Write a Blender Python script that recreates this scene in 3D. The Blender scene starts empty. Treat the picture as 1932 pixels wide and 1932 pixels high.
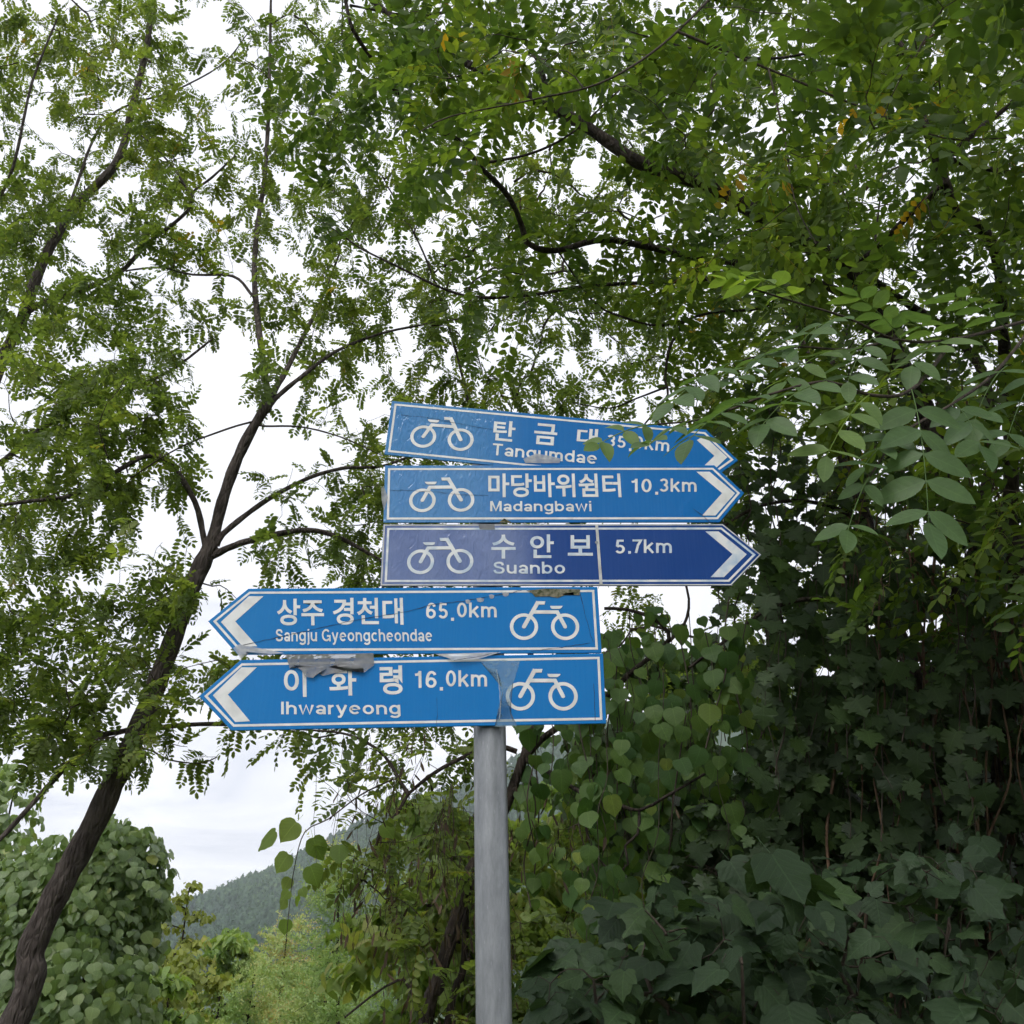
import bpy, math, random
import numpy as np
from mathutils import Vector, Matrix

SC = bpy.context.scene
COL = SC.collection
RND = random.Random(11)
G = np.random.default_rng(11)
rad = math.radians

# ------------------------------------------------------------------ camera
PITCH = rad(27.0)
CAM = np.array([0.0, 0.0, 1.6])
FPX = 1932.0                      # focal length in units of the 1932-wide picture
cam_d = bpy.data.cameras.new('camera')
cam_d.sensor_width = 36.0
cam_d.sensor_height = 36.0
cam_d.lens = 36.0
cam_d.clip_start = 0.05
cam_d.clip_end = 20000.0
cam_o = bpy.data.objects.new('camera', cam_d)
cam_o.location = CAM
cam_o.rotation_euler = (rad(90) + PITCH, 0, 0)
COL.objects.link(cam_o)
SC.camera = cam_o

# ------------------------------------------------------------------ sky, sun, exposure
SUN_EL, SUN_AZ = rad(52), rad(205)          # high, behind the camera and a little to its left (azimuth from +Y)
world = bpy.data.worlds.new('World')
SC.world = world
world.use_nodes = True
nt = world.node_tree
nt.nodes.clear()
N = nt.nodes.new
L = nt.links.new
out = N('ShaderNodeOutputWorld')
bg = N('ShaderNodeBackground')
sky = N('ShaderNodeTexSky')
sky.sky_type = 'NISHITA'
sky.sun_disc = False
sky.sun_elevation = SUN_EL
sky.sun_rotation = SUN_AZ
sky.air_density = 1.0
sky.dust_density = 2.0
tc = N('ShaderNodeTexCoord')
sep = N('ShaderNodeSeparateXYZ')
L(tc.outputs['Generated'], sep.inputs[0])
zc = N('ShaderNodeMath'); zc.operation = 'MAXIMUM'; zc.inputs[1].default_value = 0.0
L(sep.outputs['Z'], zc.inputs[0])
za = N('ShaderNodeMath'); za.operation = 'ADD'; za.inputs[1].default_value = 0.12
L(zc.outputs[0], za.inputs[0])
dv = N('ShaderNodeVectorMath'); dv.operation = 'DIVIDE'
cmb = N('ShaderNodeCombineXYZ')
for i in range(3):
    L(za.outputs[0], cmb.inputs[i])
L(tc.outputs['Generated'], dv.inputs[0])
L(cmb.outputs[0], dv.inputs[1])
cn = N('ShaderNodeTexNoise')
cn.inputs['Scale'].default_value = 1.5
cn.inputs['Detail'].default_value = 7.0
cn.inputs['Roughness'].default_value = 0.58
cn.inputs['Distortion'].default_value = 0.6
L(dv.outputs[0], cn.inputs['Vector'])
cr = N('ShaderNodeValToRGB')                 # brightness of the cloud sheet
cr.color_ramp.elements[0].position = 0.30
cr.color_ramp.elements[0].color = (6.8, 7.0, 7.8, 1)
cr.color_ramp.elements[1].position = 0.66
cr.color_ramp.elements[1].color = (9.3, 9.4, 9.9, 1)
L(cn.outputs['Fac'], cr.inputs[0])
cv = N('ShaderNodeMapRange')                 # how closed the sheet is
cv.inputs['From Min'].default_value = 0.25
cv.inputs['From Max'].default_value = 0.42
cv.inputs['To Min'].default_value = 0.80
cv.inputs['To Max'].default_value = 0.97
L(cn.outputs['Fac'], cv.inputs[0])
mixs = N('ShaderNodeMix'); mixs.data_type = 'RGBA'
L(cv.outputs[0], mixs.inputs['Factor'])
L(sky.outputs[0], mixs.inputs['A'])
L(cr.outputs[0], mixs.inputs['B'])
L(mixs.outputs['Result'], bg.inputs['Color'])
bg.inputs['Strength'].default_value = 0.107
L(bg.outputs[0], out.inputs['Surface'])

sun_d = bpy.data.lights.new('sun', 'SUN')
sun_d.energy = 1.5
sun_d.angle = rad(25)
sun_d.color = (1.0, 0.97, 0.92)
sun_o = bpy.data.objects.new('sun', sun_d)
sdir = Vector((math.sin(SUN_AZ) * math.cos(SUN_EL), math.cos(SUN_AZ) * math.cos(SUN_EL), math.sin(SUN_EL)))
sun_o.rotation_euler = sdir.to_track_quat('Z', 'Y').to_euler()
sun_o.location = (0, -5, 12)
COL.objects.link(sun_o)

SC.view_settings.view_transform = 'Standard'
SC.view_settings.look = 'None'
SC.view_settings.exposure = 0.36
SC.view_settings.gamma = 1.0
SC.view_settings.use_curve_mapping = False
SC.render.engine = 'CYCLES'
SC.cycles.max_bounces = 6
SC.cycles.diffuse_bounces = 3
SC.cycles.glossy_bounces = 2
SC.cycles.transmission_bounces = 4
SC.cycles.transparent_max_bounces = 6
SC.cycles.volume_bounces = 0
SC.cycles.caustics_reflective = False
SC.cycles.caustics_refractive = False
SC.cycles.use_adaptive_sampling = True
SC.cycles.adaptive_threshold = 0.035
SC.cycles.adaptive_min_samples = 16
SC.cycles.use_denoising = True
try:
    SC.cycles.denoiser = 'OPENIMAGEDENOISE'
    SC.cycles.denoising_prefilter = 'ACCURATE'
except Exception:
    pass

# ------------------------------------------------------------------ pixel helpers
CP, SP = math.cos(PITCH), math.sin(PITCH)

def at(px, py, Y):
    """point at world distance Y (along +Y from the camera) seen at picture position px, py (1932 scale)"""
    u = (px - 966.0) / FPX
    v = (966.0 - py) / FPX
    d = np.array([u, CP - v * SP, SP + v * CP])
    return CAM + d * (Y / d[1])

def project(P):
    P = np.asarray(P, float) - CAM
    f = P[..., 1] * CP + P[..., 2] * SP
    u = P[..., 0]
    v = -P[..., 1] * SP + P[..., 2] * CP
    f = np.where(np.abs(f) < 1e-6, 1e-6, f)
    return 966 + FPX * u / f, 966 - FPX * v / f, f

# ------------------------------------------------------------------ object helpers
def props(o, label=None, category=None, group=None, kind=None):
    if label: o['label'] = label
    if category: o['category'] = category
    if group: o['group'] = group
    if kind: o['kind'] = kind
    return o

def thing(name, base, label, category, group=None):
    o = bpy.data.objects.new(name, None)
    o.empty_display_size = 0.1
    o.location = [float(c) for c in base]
    COL.objects.link(o)
    return props(o, label, category, group)

def mesh_arrays(name, V, F, mat, smooth=False, tint=None, luv=None):
    """V (n,3), F (m,k) one polygon size"""
    V = np.asarray(V, np.float32)
    F = np.asarray(F, np.int32)
    me = bpy.data.meshes.new(name)
    me.vertices.add(len(V))
    me.vertices.foreach_set('co', V.ravel())
    k = F.shape[1]
    me.loops.add(F.size)
    me.loops.foreach_set('vertex_index', F.ravel())
    me.polygons.add(len(F))
    me.polygons.foreach_set('loop_start', np.arange(0, F.size, k, dtype=np.int32))
    try:
        me.polygons.foreach_set('loop_total', np.full(len(F), k, dtype=np.int32))
    except Exception:
        pass
    if smooth:
        me.polygons.foreach_set('use_smooth', np.ones(len(F), dtype=bool))
    if tint is not None:
        a = me.attributes.new('tint', 'FLOAT', 'POINT')
        a.data.foreach_set('value', np.asarray(tint, np.float32))
    if luv is not None:
        a = me.attributes.new('luv', 'FLOAT_VECTOR', 'POINT')
        a.data.foreach_set('vector', np.asarray(luv, np.float32).ravel())
    me.update(calc_edges=True)
    me.validate()
    if mat is not None:
        me.materials.append(mat)
    return me

def link(name, me, parent=None, loc=None, kind=None):
    o = bpy.data.objects.new(name, me)
    COL.objects.link(o)
    if parent is not None:
        o.parent = parent
    if loc is not None:
        o.location = [float(c) for c in loc]
    if kind:
        o['kind'] = kind
    return o

def part(name, V, F, mat, parent, smooth=False, tint=None, kind=None, luv=None):
    """V in world coordinates; the part's origin is its thing's base"""
    b = np.array(parent.location)
    return link(name, mesh_arrays(name, np.asarray(V) - b, F, mat, smooth, tint, luv), parent, None, kind)

# ------------------------------------------------------------------ materials
def newmat(name):
    m = bpy.data.materials.new(name)
    m.use_nodes = True
    t = m.node_tree
    t.nodes.clear()
    return m, t, t.nodes.new, t.links.new

def leaf_mat(name, stops, transl=0.42, rough=0.5, tcol=(1.25, 1.3, 0.55), rnd=0.55, spec=0.35, veins=0.0):
    m, t, N, L = newmat(name)
    o = N('ShaderNodeOutputMaterial')
    at_ = N('ShaderNodeAttribute'); at_.attribute_name = 'tint'
    oi = N('ShaderNodeObjectInfo')
    s = N('ShaderNodeMath'); s.operation = 'MULTIPLY_ADD'
    s.inputs[1].default_value = rnd
    av = N('ShaderNodeAttribute'); av.attribute_name = 'vary'      # set on leaves that are objects of their own
    ctr = N('ShaderNodeMath'); ctr.operation = 'SUBTRACT'; ctr.inputs[1].default_value = 0.5
    L(oi.outputs['Random'], ctr.inputs[0])
    mv = N('ShaderNodeMath'); mv.operation = 'MULTIPLY'
    L(ctr.outputs[0], mv.inputs[0]); L(av.outputs['Fac'], mv.inputs[1])
    L(mv.outputs[0], s.inputs[0]); L(at_.outputs['Fac'], s.inputs[2])
    sb = s
    cr = N('ShaderNodeValToRGB')
    e = cr.color_ramp.elements
    while len(e) < len(stops):
        e.new(0.5)
    for i, (p, c) in enumerate(stops):
        e[i].position = p
        e[i].color = (*c, 1)
    L(sb.outputs[0], cr.inputs[0])
    tcn = N('ShaderNodeTexCoord')
    nz = N('ShaderNodeTexNoise'); nz.inputs['Scale'].default_value = 55; nz.inputs['Detail'].default_value = 3
    L(tcn.outputs['Object'], nz.inputs['Vector'])
    mr = N('ShaderNodeMapRange'); mr.inputs['To Min'].default_value = 0.72; mr.inputs['To Max'].default_value = 1.25
    L(nz.outputs['Fac'], mr.inputs[0])
    mx = N('ShaderNodeVectorMath'); mx.operation = 'MULTIPLY'
    L(cr.outputs[0], mx.inputs[0]); L(mr.outputs[0], mx.inputs[1])
    p = N('ShaderNodeBsdfPrincipled')
    p.inputs['Roughness'].default_value = rough
    p.inputs['Specular IOR Level'].default_value = spec
    if veins:
        def math_(op, a, b=None):
            n = N('ShaderNodeMath'); n.operation = op
            for i, q in enumerate((a, b)):
                if q is None: continue
                if isinstance(q, (int, float)): n.inputs[i].default_value = q
                else: L(q, n.inputs[i])
            return n.outputs[0]
        al = N('ShaderNodeAttribute'); al.attribute_name = 'luv'
        sp = N('ShaderNodeSeparateXYZ'); L(al.outputs['Vector'], sp.inputs[0])
        ay = math_('ABSOLUTE', sp.outputs['Y'])
        rib = math_('LESS_THAN', ay, 0.016)
        ph = math_('FRACT', math_('MULTIPLY', math_('SUBTRACT', sp.outputs['X'], math_('MULTIPLY', ay, 0.75)), 6.5))
        side = math_('LESS_THAN', math_('ABSOLUTE', math_('SUBTRACT', ph, 0.5)), 0.055)
        on = math_('MAXIMUM', rib, math_('MULTIPLY', side, 0.55))
        gain = math_('MULTIPLY_ADD', on, veins); gain.node.inputs[2].default_value = 1.0
        m2 = N('ShaderNodeVectorMath'); m2.operation = 'MULTIPLY'
        L(mx.outputs[0], m2.inputs[0]); L(gain, m2.inputs[1])
        mx = m2
        bp = N('ShaderNodeBump'); bp.inputs['Strength'].default_value = min(0.5, veins); bp.inputs['Distance'].default_value = 0.003
        hg = math_('ABSOLUTE', math_('SUBTRACT', ph, 0.5))
        L(math_('ADD', hg, nz.outputs['Fac']), bp.inputs['Height'])
        L(bp.outputs[0], p.inputs['Normal'])
    L(mx.outputs[0], p.inputs['Base Color'])
    tm = N('ShaderNodeVectorMath'); tm.operation = 'MULTIPLY'; tm.inputs[1].default_value = tcol
    L(mx.outputs[0], tm.inputs[0])
    tr = N('ShaderNodeBsdfTranslucent')
    L(tm.outputs[0], tr.inputs['Color'])
    ms = N('ShaderNodeMixShader'); ms.inputs[0].default_value = transl
    L(p.outputs[0], ms.inputs[1]); L(tr.outputs[0], ms.inputs[2])
    L(ms.outputs[0], o.inputs['Surface'])
    return m

def bark_mat(name, c1, c2, scale=18, bump=1.0, rough=0.85):
    m, t, N, L = newmat(name)
    o = N('ShaderNodeOutputMaterial')
    p = N('ShaderNodeBsdfPrincipled')
    p.inputs['Roughness'].default_value = rough
    p.inputs['Specular IOR Level'].default_value = 0.2
    tcn = N('ShaderNodeTexCoord')
    mp = N('ShaderNodeMapping'); mp.inputs['Scale'].default_value = (1, 1, 0.28)
    L(tcn.outputs['Object'], mp.inputs[0])
    nz = N('ShaderNodeTexNoise'); nz.inputs['Scale'].default_value = scale; nz.inputs['Detail'].default_value = 8; nz.inputs['Roughness'].default_value = 0.7
    L(mp.outputs[0], nz.inputs['Vector'])
    vo = N('ShaderNodeTexVoronoi'); vo.feature = 'DISTANCE_TO_EDGE'; vo.inputs['Scale'].default_value = scale * 2.2
    L(mp.outputs[0], vo.inputs['Vector'])
    cr = N('ShaderNodeValToRGB')
    cr.color_ramp.elements[0].position = 0.35; cr.color_ramp.elements[0].color = (*c1, 1)
    cr.color_ramp.elements[1].position = 0.68; cr.color_ramp.elements[1].color = (*c2, 1)
    L(nz.outputs['Fac'], cr.inputs[0])
    L(cr.outputs[0], p.inputs['Base Color'])
    ad = N('ShaderNodeMath'); ad.operation = 'MULTIPLY_ADD'; ad.inputs[1].default_value = 1.5
    L(vo.outputs['Distance'], ad.inputs[0]); L(nz.outputs['Fac'], ad.inputs[2])
    b = N('ShaderNodeBump'); b.inputs['Strength'].default_value = bump; b.inputs['Distance'].default_value = 0.02
    L(ad.outputs[0], b.inputs['Height']); L(b.outputs[0], p.inputs['Normal'])
    L(p.outputs[0], o.inputs['Surface'])
    return m

def noise_mat(name, c1, c2, scale, rough=0.9, detail=6, bump=0.0):
    m, t, N, L = newmat(name)
    o = N('ShaderNodeOutputMaterial')
    p = N('ShaderNodeBsdfPrincipled'); p.inputs['Roughness'].default_value = rough
    p.inputs['Specular IOR Level'].default_value = 0.2
    tcn = N('ShaderNodeTexCoord')
    nz = N('ShaderNodeTexNoise'); nz.inputs['Scale'].default_value = scale; nz.inputs['Detail'].default_value = detail
    L(tcn.outputs['Object'], nz.inputs['Vector'])
    cr = N('ShaderNodeValToRGB')
    cr.color_ramp.elements[0].position = 0.35; cr.color_ramp.elements[0].color = (*c1, 1)
    cr.color_ramp.elements[1].position = 0.65; cr.color_ramp.elements[1].color = (*c2, 1)
    L(nz.outputs['Fac'], cr.inputs[0]); L(cr.outputs[0], p.inputs['Base Color'])
    if bump:
        b = N('ShaderNodeBump'); b.inputs['Strength'].default_value = bump; b.inputs['Distance'].default_value = 0.02
        L(nz.outputs['Fac'], b.inputs['Height']); L(b.outputs[0], p.inputs['Normal'])
    L(p.outputs[0], o.inputs['Surface'])
    return m

M = {}
M['locust'] = leaf_mat('locust_leaf', [(0.0, (0.080, 0.125, 0.042)), (0.45, (0.145, 0.205, 0.062)), (0.8, (0.215, 0.270, 0.068)), (0.97, (0.26, 0.295, 0.07)), (1.0, (0.38, 0.27, 0.04))], transl=0.62)
M['canopy'] = leaf_mat('canopy_leaf', [(0.0, (0.050, 0.095, 0.028)), (0.5, (0.098, 0.160, 0.036)), (0.85, (0.18, 0.25, 0.040)), (0.975, (0.24, 0.29, 0.045)), (1.0, (0.45, 0.27, 0.03))], transl=0.55)
M['near'] = leaf_mat('near_leaf', [(0.0, (0.060, 0.118, 0.050)), (0.5, (0.110, 0.185, 0.068)), (0.85, (0.18, 0.27, 0.065)), (1.0, (0.26, 0.36, 0.06))], transl=0.45, rough=0.5, veins=0.12)
M['kudzu'] = leaf_mat('kudzu_leaf', [(0.0, (0.085, 0.150, 0.050)), (0.5, (0.215, 0.310, 0.115)), (0.85, (0.32, 0.41, 0.15)), (1.0, (0.36, 0.40, 0.10))], transl=0.35, spec=0.6, rough=0.38, veins=0.28)
M['curtain'] = leaf_mat('curtain_leaf', [(0.0, (0.035, 0.085, 0.028)), (0.5, (0.065, 0.135, 0.035)), (0.9, (0.12, 0.20, 0.04)), (1.0, (0.22, 0.28, 0.05))], transl=0.45, rough=0.5, veins=0.28)
M['trail'] = leaf_mat('trailing_leaf', [(0.0, (0.11, 0.18, 0.045)), (0.6, (0.19, 0.28, 0.065)), (1.0, (0.27, 0.34, 0.08))], transl=0.6, rough=0.5, veins=0.3)
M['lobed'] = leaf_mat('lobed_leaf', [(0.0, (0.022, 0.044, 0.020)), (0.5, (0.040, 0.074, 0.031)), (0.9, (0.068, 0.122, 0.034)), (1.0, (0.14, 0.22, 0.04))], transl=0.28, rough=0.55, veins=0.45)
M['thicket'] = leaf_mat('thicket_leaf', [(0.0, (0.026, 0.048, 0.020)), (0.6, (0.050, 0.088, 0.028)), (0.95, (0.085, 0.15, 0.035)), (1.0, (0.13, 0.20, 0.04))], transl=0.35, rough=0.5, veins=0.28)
M['valley'] = leaf_mat('valley_leaf', [(0.0, (0.10, 0.165, 0.05)), (0.5, (0.20, 0.30, 0.085)), (0.9, (0.31, 0.40, 0.11)), (1.0, (0.36, 0.38, 0.11))], transl=0.45)
M['larch'] = leaf_mat('larch_needle', [(0.0, (0.16, 0.25, 0.10)), (0.5, (0.30, 0.42, 0.17)), (0.85, (0.44, 0.50, 0.20)), (1.0, (0.55, 0.45, 0.20))], transl=0.35, rough=0.6)
M['yellow'] = leaf_mat('yellowing_leaf', [(0.0, (0.17, 0.21, 0.05)), (0.5, (0.30, 0.33, 0.075)), (0.85, (0.36, 0.32, 0.08)), (1.0, (0.42, 0.25, 0.08))], transl=0.4, rough=0.6)
M['hillwood'] = leaf_mat('hill_forest', [(0.0, (0.040, 0.085, 0.040)), (0.6, (0.075, 0.140, 0.060)), (1.0, (0.13, 0.20, 0.075))], transl=0.25, rough=0.7)
M['pod'] = leaf_mat('dry_pod', [(0.0, (0.035, 0.026, 0.018)), (1.0, (0.13, 0.085, 0.05))], transl=0.15, rough=0.8)
M['bark'] = bark_mat('locust_bark', (0.042, 0.033, 0.029), (0.135, 0.112, 0.100))
M['barkdark'] = bark_mat('dark_bark', (0.022, 0.017, 0.014), (0.075, 0.058, 0.047))
M['twig'] = bark_mat('twig_bark', (0.035, 0.027, 0.021), (0.10, 0.078, 0.060), scale=40, bump=0.2)
M['liana'] = bark_mat('liana_bark', (0.06, 0.038, 0.024), (0.19, 0.12, 0.075), scale=40, bump=0.2)
M['ground'] = noise_mat('soil_and_litter', (0.05, 0.045, 0.025), (0.07, 0.10, 0.03), 1.4, bump=0.5)
M['hillsoil'] = noise_mat('hill_ground', (0.030, 0.055, 0.025), (0.05, 0.08, 0.035), 0.05)

# ------------------------------------------------------------------ leaf templates (x along the leaf, z its upper side)
def leaflet(L_, W, fold=0.18, droop=0.12, n=6, tip=1.0):
    """oval blade: spine of 3..4 points and rim, returns V,F(tri)"""
    if n == 2:                    # small ones: an oval of four triangles creased along the midrib
        V = [(0, 0, 0), (L_, 0, -droop * L_)]
        for s in (1, -1):
            V += [(t * L_, s * w * W / 2, -droop * L_ * t * t + fold * W / 2) for t, w in ((0.24, 0.88), (0.70, 0.92))]
        return np.array(V), np.array([(0, 3, 2), (0, 1, 3), (0, 4, 5), (0, 5, 1)])
    ts = np.linspace(0, 1, n // 2 + 2)
    prof = np.sin(np.pi * ts ** 0.85) ** 0.75
    V, F = [], []
    for t, w in zip(ts, prof):
        z = -droop * L_ * t * t
        V.append((t * L_, 0, z))
    k = len(ts)
    for s in (1, -1):
        base = len(V)
        for t, w in zip(ts[1:-1], prof[1:-1]):
            V.append((t * L_, s * w * W / 2, -droop * L_ * t * t + fold * W / 2 * w))
        m = k - 2
        tri = [(0, 1, base), (k - 2, k - 1, base + m - 1)]
        for i in range(m - 1):
            tri += [(1 + i, 2 + i, base + i + 1), (1 + i, base + i + 1, base + i)]
        if s == 1:
            F += tri
        else:
            F += [(a, c, b) for a, b, c in tri]
    return np.array(V), np.array(F)

def rot_z(V, a):
    c, s = math.cos(a), math.sin(a)
    return V @ np.array([[c, s, 0], [-s, c, 0], [0, 0, 1.0]])

def rot_x(V, a):
    c, s = math.cos(a), math.sin(a)
    return V @ np.array([[1, 0, 0], [0, c, s], [0, -s, c]])

def rot_y(V, a):
    c, s = math.cos(a), math.sin(a)
    return V @ np.array([[c, 0, -s], [0, 1, 0], [s, 0, c]])

def compound(seed, pairs=7, L_=0.17, ll=0.040, lw=0.0205, n=2, rach=0.0011, droop=0.35):
    """pinnate locust leaf: rachis with paired leaflets and one at the tip"""
    r = random.Random(seed)
    Vs, Fs, T = [], [], []
    off = 0
    def put(V, F, t):
        nonlocal off
        Vs.append(V); Fs.append(F + off); T.append(np.full(len(V), t)); off += len(V)
    def spine(t):
        return np.array([L_ * t, 0, -droop * L_ * t * t])
    # rachis: thin strip with three sides
    seg = 2
    R_ = []
    for i in range(seg + 1):
        p = spine(i / seg)
        w = rach * (1 - 0.6 * i / seg)
        R_ += [p + (0, w, 0), p + (0, -w, 0), p + (0, 0, -1.5 * w)]
    F = []
    for i in range(seg):
        for j in range(3):
            a, b = 3 * i + j, 3 * i + (j + 1) % 3
            F += [(a, b, b + 3), (a, b + 3, a + 3)]
    put(np.array(R_), np.array(F), 0.25)
    for i in range(pairs):
        t = 0.2 + 0.74 * i / (pairs - 1)
        for s in (1, -1):
            if r.random() < 0.05:
                continue
            sc = (0.8 + 0.35 * math.sin(math.pi * (0.2 + 0.7 * t))) * r.uniform(0.85, 1.12)
            V, F = leaflet(ll * sc, lw * sc, fold=r.uniform(0.05, 0.3), droop=r.uniform(0.0, 0.3), n=n)
            V = rot_x(V, s * r.uniform(-0.5, 0.35))
            V = rot_y(V, r.uniform(-0.1, 0.35))
            V = rot_z(V, s * rad(r.uniform(55, 82)))
            put(V + spine(t) + np.array([0, s * 0.002, 0]), F, r.uniform(-0.12, 0.12))
    V, F = leaflet(ll, lw * 1.1, n=n)
    put(rot_y(V, 0.4) + spine(1.0), F, 0.0)
    return np.concatenate(Vs), np.concatenate(Fs), np.concatenate(T)

def outline_leaf(pts, mid=0.45, fold=0.10, droop=0.18, wav=0.04, seed=0, stalk=0.0):
    """blade from a rim outline (x 0..1 along, y half width); fan round midrib points"""
    r = random.Random(seed)
    rim = [(x, y) for x, y in pts]
    k = len(rim)
    def z(x, y):
        return fold * abs(y) - droop * x * x - 0.25 * y * y
    V = [(x, y, z(x, y) + r.uniform(-wav, wav)) for x, y in rim]
    V += [(x, -y * r.uniform(0.92, 1.06), z(x, y) + r.uniform(-wav, wav)) for x, y in rim[1:-1]]
    mids = [mid * 0.4, mid, mid + (1 - mid) * 0.5]
    m0 = len(V)
    V += [(x, 0, -droop * x * x) for x in mids]
    F = []
    def near(x):
        return m0 + int(np.argmin([abs(x - q) for q in mids]))
    for side in (0, 1):
        ring = list(range(k)) if side == 0 else [0] + list(range(k, 2 * k - 2)) + [k - 1]
        for a, b in zip(ring[:-1], ring[1:]):
            ma, mb = near(V[a][0]), near(V[b][0])
            f = [(a, b, mb)]
            if ma != mb:
                f.append((a, mb, ma))
            F += f if side == 1 else [(p, s, q) for p, q, s in f]
    if stalk:
        s0 = len(V)
        V += [(0, 0.008, 0), (0, -0.008, 0), (-stalk, 0.006, -0.04), (-stalk, -0.006, -0.04)]
        F += [(s0, s0 + 1, s0 + 3), (s0, s0 + 3, s0 + 2)]
    return np.array(V, float), np.array(F)

HEART = [(0.03, 0.0), (-0.01, 0.14), (0.03, 0.32), (0.17, 0.45), (0.36, 0.50), (0.54, 0.46), (0.70, 0.34), (0.84, 0.18), (0.93, 0.08), (1.0, 0.0)]
LOBED = [(0.10, 0.0), (-0.02, 0.12), (0.00, 0.30), (0.10, 0.36), (0.05, 0.50), (0.22, 0.50), (0.34, 0.62), (0.42, 0.50), (0.46, 0.40), (0.56, 0.48), (0.66, 0.52), (0.66, 0.40), (0.64, 0.27), (0.76, 0.26), (0.84, 0.16), (1.0, 0.0)]
SHALLOW = [(0.06, 0.0), (-0.03, 0.14), (0.02, 0.36), (0.14, 0.50), (0.20, 0.46), (0.34, 0.52), (0.50, 0.55), (0.52, 0.42), (0.64, 0.36), (0.76, 0.28), (0.84, 0.16), (1.0, 0.0)]
OVATE = [(0.0, 0.0), (0.08, 0.18), (0.28, 0.30), (0.52, 0.28), (0.76, 0.16), (1.0, 0.0)]

def simple_templates(outl, count=3, **kw):
    res = []
    for i in range(count):
        V, F = outline_leaf(outl, seed=i + 3, fold=RND.uniform(0.02, 0.22), droop=RND.uniform(0.05, 0.4), **kw)
        res.append((V, F, np.zeros(len(V))))
    return res

TPL = {
    'locust': [compound(i, pairs=p, n=2) for i, p in enumerate((6, 7, 8, 7))],
    'locust_big': [compound(20 + i, pairs=p, L_=0.235, ll=0.057, lw=0.028, n=4) for i, p in enumerate((5, 6, 7))],
    'heart': simple_templates(HEART, 4, stalk=0.35),
    'lobed': simple_templates(LOBED, 4, stalk=0.4),
    'shallow': simple_templates(SHALLOW, 4, stalk=0.4),
    'ovate': simple_templates(OVATE, 3),
    'ovate_lo': [(*leaflet(1.0, w, fold=.2, droop=.2, n=2), np.zeros(6)) for w in (.45, .55, .65)],
    'pod': [(np.array([(0, 0, 0), (0.3, 0.09, 0.03), (0.3, -0.09, 0.03), (0.75, 0.10, -0.03), (0.75, -0.07, -0.03), (1, 0, 0)]),
             np.array([(0, 2, 1), (1, 2, 4), (1, 4, 3), (3, 4, 5)]), np.zeros(6))],
}
TPL_MESH = {}
VEINED = ('heart', 'lobed', 'shallow')

def unit(v):
    v = np.asarray(v, float)
    return v / np.maximum(np.linalg.norm(v, axis=-1, keepdims=True), 1e-9)

def frames(D, Nn):
    X = unit(D)
    Z = Nn - X * np.sum(Nn * X, axis=1, keepdims=True)
    bad = np.linalg.norm(Z, axis=1) < 1e-4
    Z[bad] = np.array([0.3, 0.5, 0.8])
    Z = unit(Z)
    Y = np.cross(Z, X)
    return np.stack([X, Y, Z], axis=2)       # columns

class Leaves:
    def __init__(self):
        self.P, self.D, self.N, self.S, self.T, self.K = [], [], [], [], [], []
    def add(self, p, d, n, s, t, k=0):
        self.P.append(p); self.D.append(d); self.N.append(n); self.S.append(s); self.T.append(t); self.K.append(k)
    def arrays(self):
        return (np.array(self.P, float), np.array(self.D, float), np.array(self.N, float), np.array(self.S, float), np.array(self.T, float), np.array(self.K, int))

def build_leaves(lv, tpl, mat, parent, single='leaf', mass='foliage', limit=300, min_px=9.0, unitlen=0.17):
    """the largest-looking leaves become objects of their own, the rest one mass"""
    P, D, Nn, S, T, K = lv.arrays()
    if not len(P):
        return
    K = K % len(TPL[tpl])
    Mx = frames(D, Nn)
    px, py, f = project(P)
    size = unitlen * S / np.maximum(f, 0.2) * FPX * 1.55
    inside = (px > -30) & (px < 1962) & (py > -30) & (py < 1962) & (f > 0.3) & (size > min_px)
    score = np.where(inside, size * G.uniform(0.75, 1.25, len(P)), -1)
    order = np.argsort(-score)[:limit]
    order = order[score[order] > 0]
    chosen = np.zeros(len(P), bool)
    chosen[order] = True
    base = np.array(parent.location)
    for i in order:
        key = (tpl, int(K[i]), mat.name, parent.name)
        if key not in TPL_MESH:
            V, F, t = TPL[tpl][K[i]]
            tm = float(np.median(T))
            TPL_MESH[key] = mesh_arrays(single, V, F, mat, True, t + tm, V if tpl in VEINED else None)
            va = TPL_MESH[key].attributes.new('vary', 'FLOAT', 'POINT')
            va.data.foreach_set('value', np.ones(len(V), np.float32))
        o = bpy.data.objects.new(single, TPL_MESH[key])
        m = np.eye(4)
        m[:3, :3] = Mx[i] * S[i]
        m[:3, 3] = P[i] - base
        o.matrix_basis = Matrix(m.tolist())
        o.parent = parent
        COL.objects.link(o)
    rest = ~chosen
    Vs, Fs, Ts, Us = [], [], [], []
    off = 0
    for k in range(len(TPL[tpl])):
        idx = np.where(rest & (K == k))[0]
        if not len(idx):
            continue
        V, F, t = TPL[tpl][k]
        W = np.einsum('mij,nj->mni', Mx[idx] * S[idx][:, None, None], V) + P[idx][:, None, :]
        Vs.append(W.reshape(-1, 3))
        Fs.append((F[None] + (np.arange(len(idx)) * len(V))[:, None, None] + off).reshape(-1, 3))
        Ts.append((t[None, :] + T[idx][:, None]).ravel())
        Us.append(np.tile(V, (len(idx), 1)))
        off += len(idx) * len(V)
    if Vs:
        part(mass, np.concatenate(Vs), np.concatenate(Fs), mat, parent, True, np.concatenate(Ts), 'stuff', np.concatenate(Us) if tpl in VEINED else None)

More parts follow.
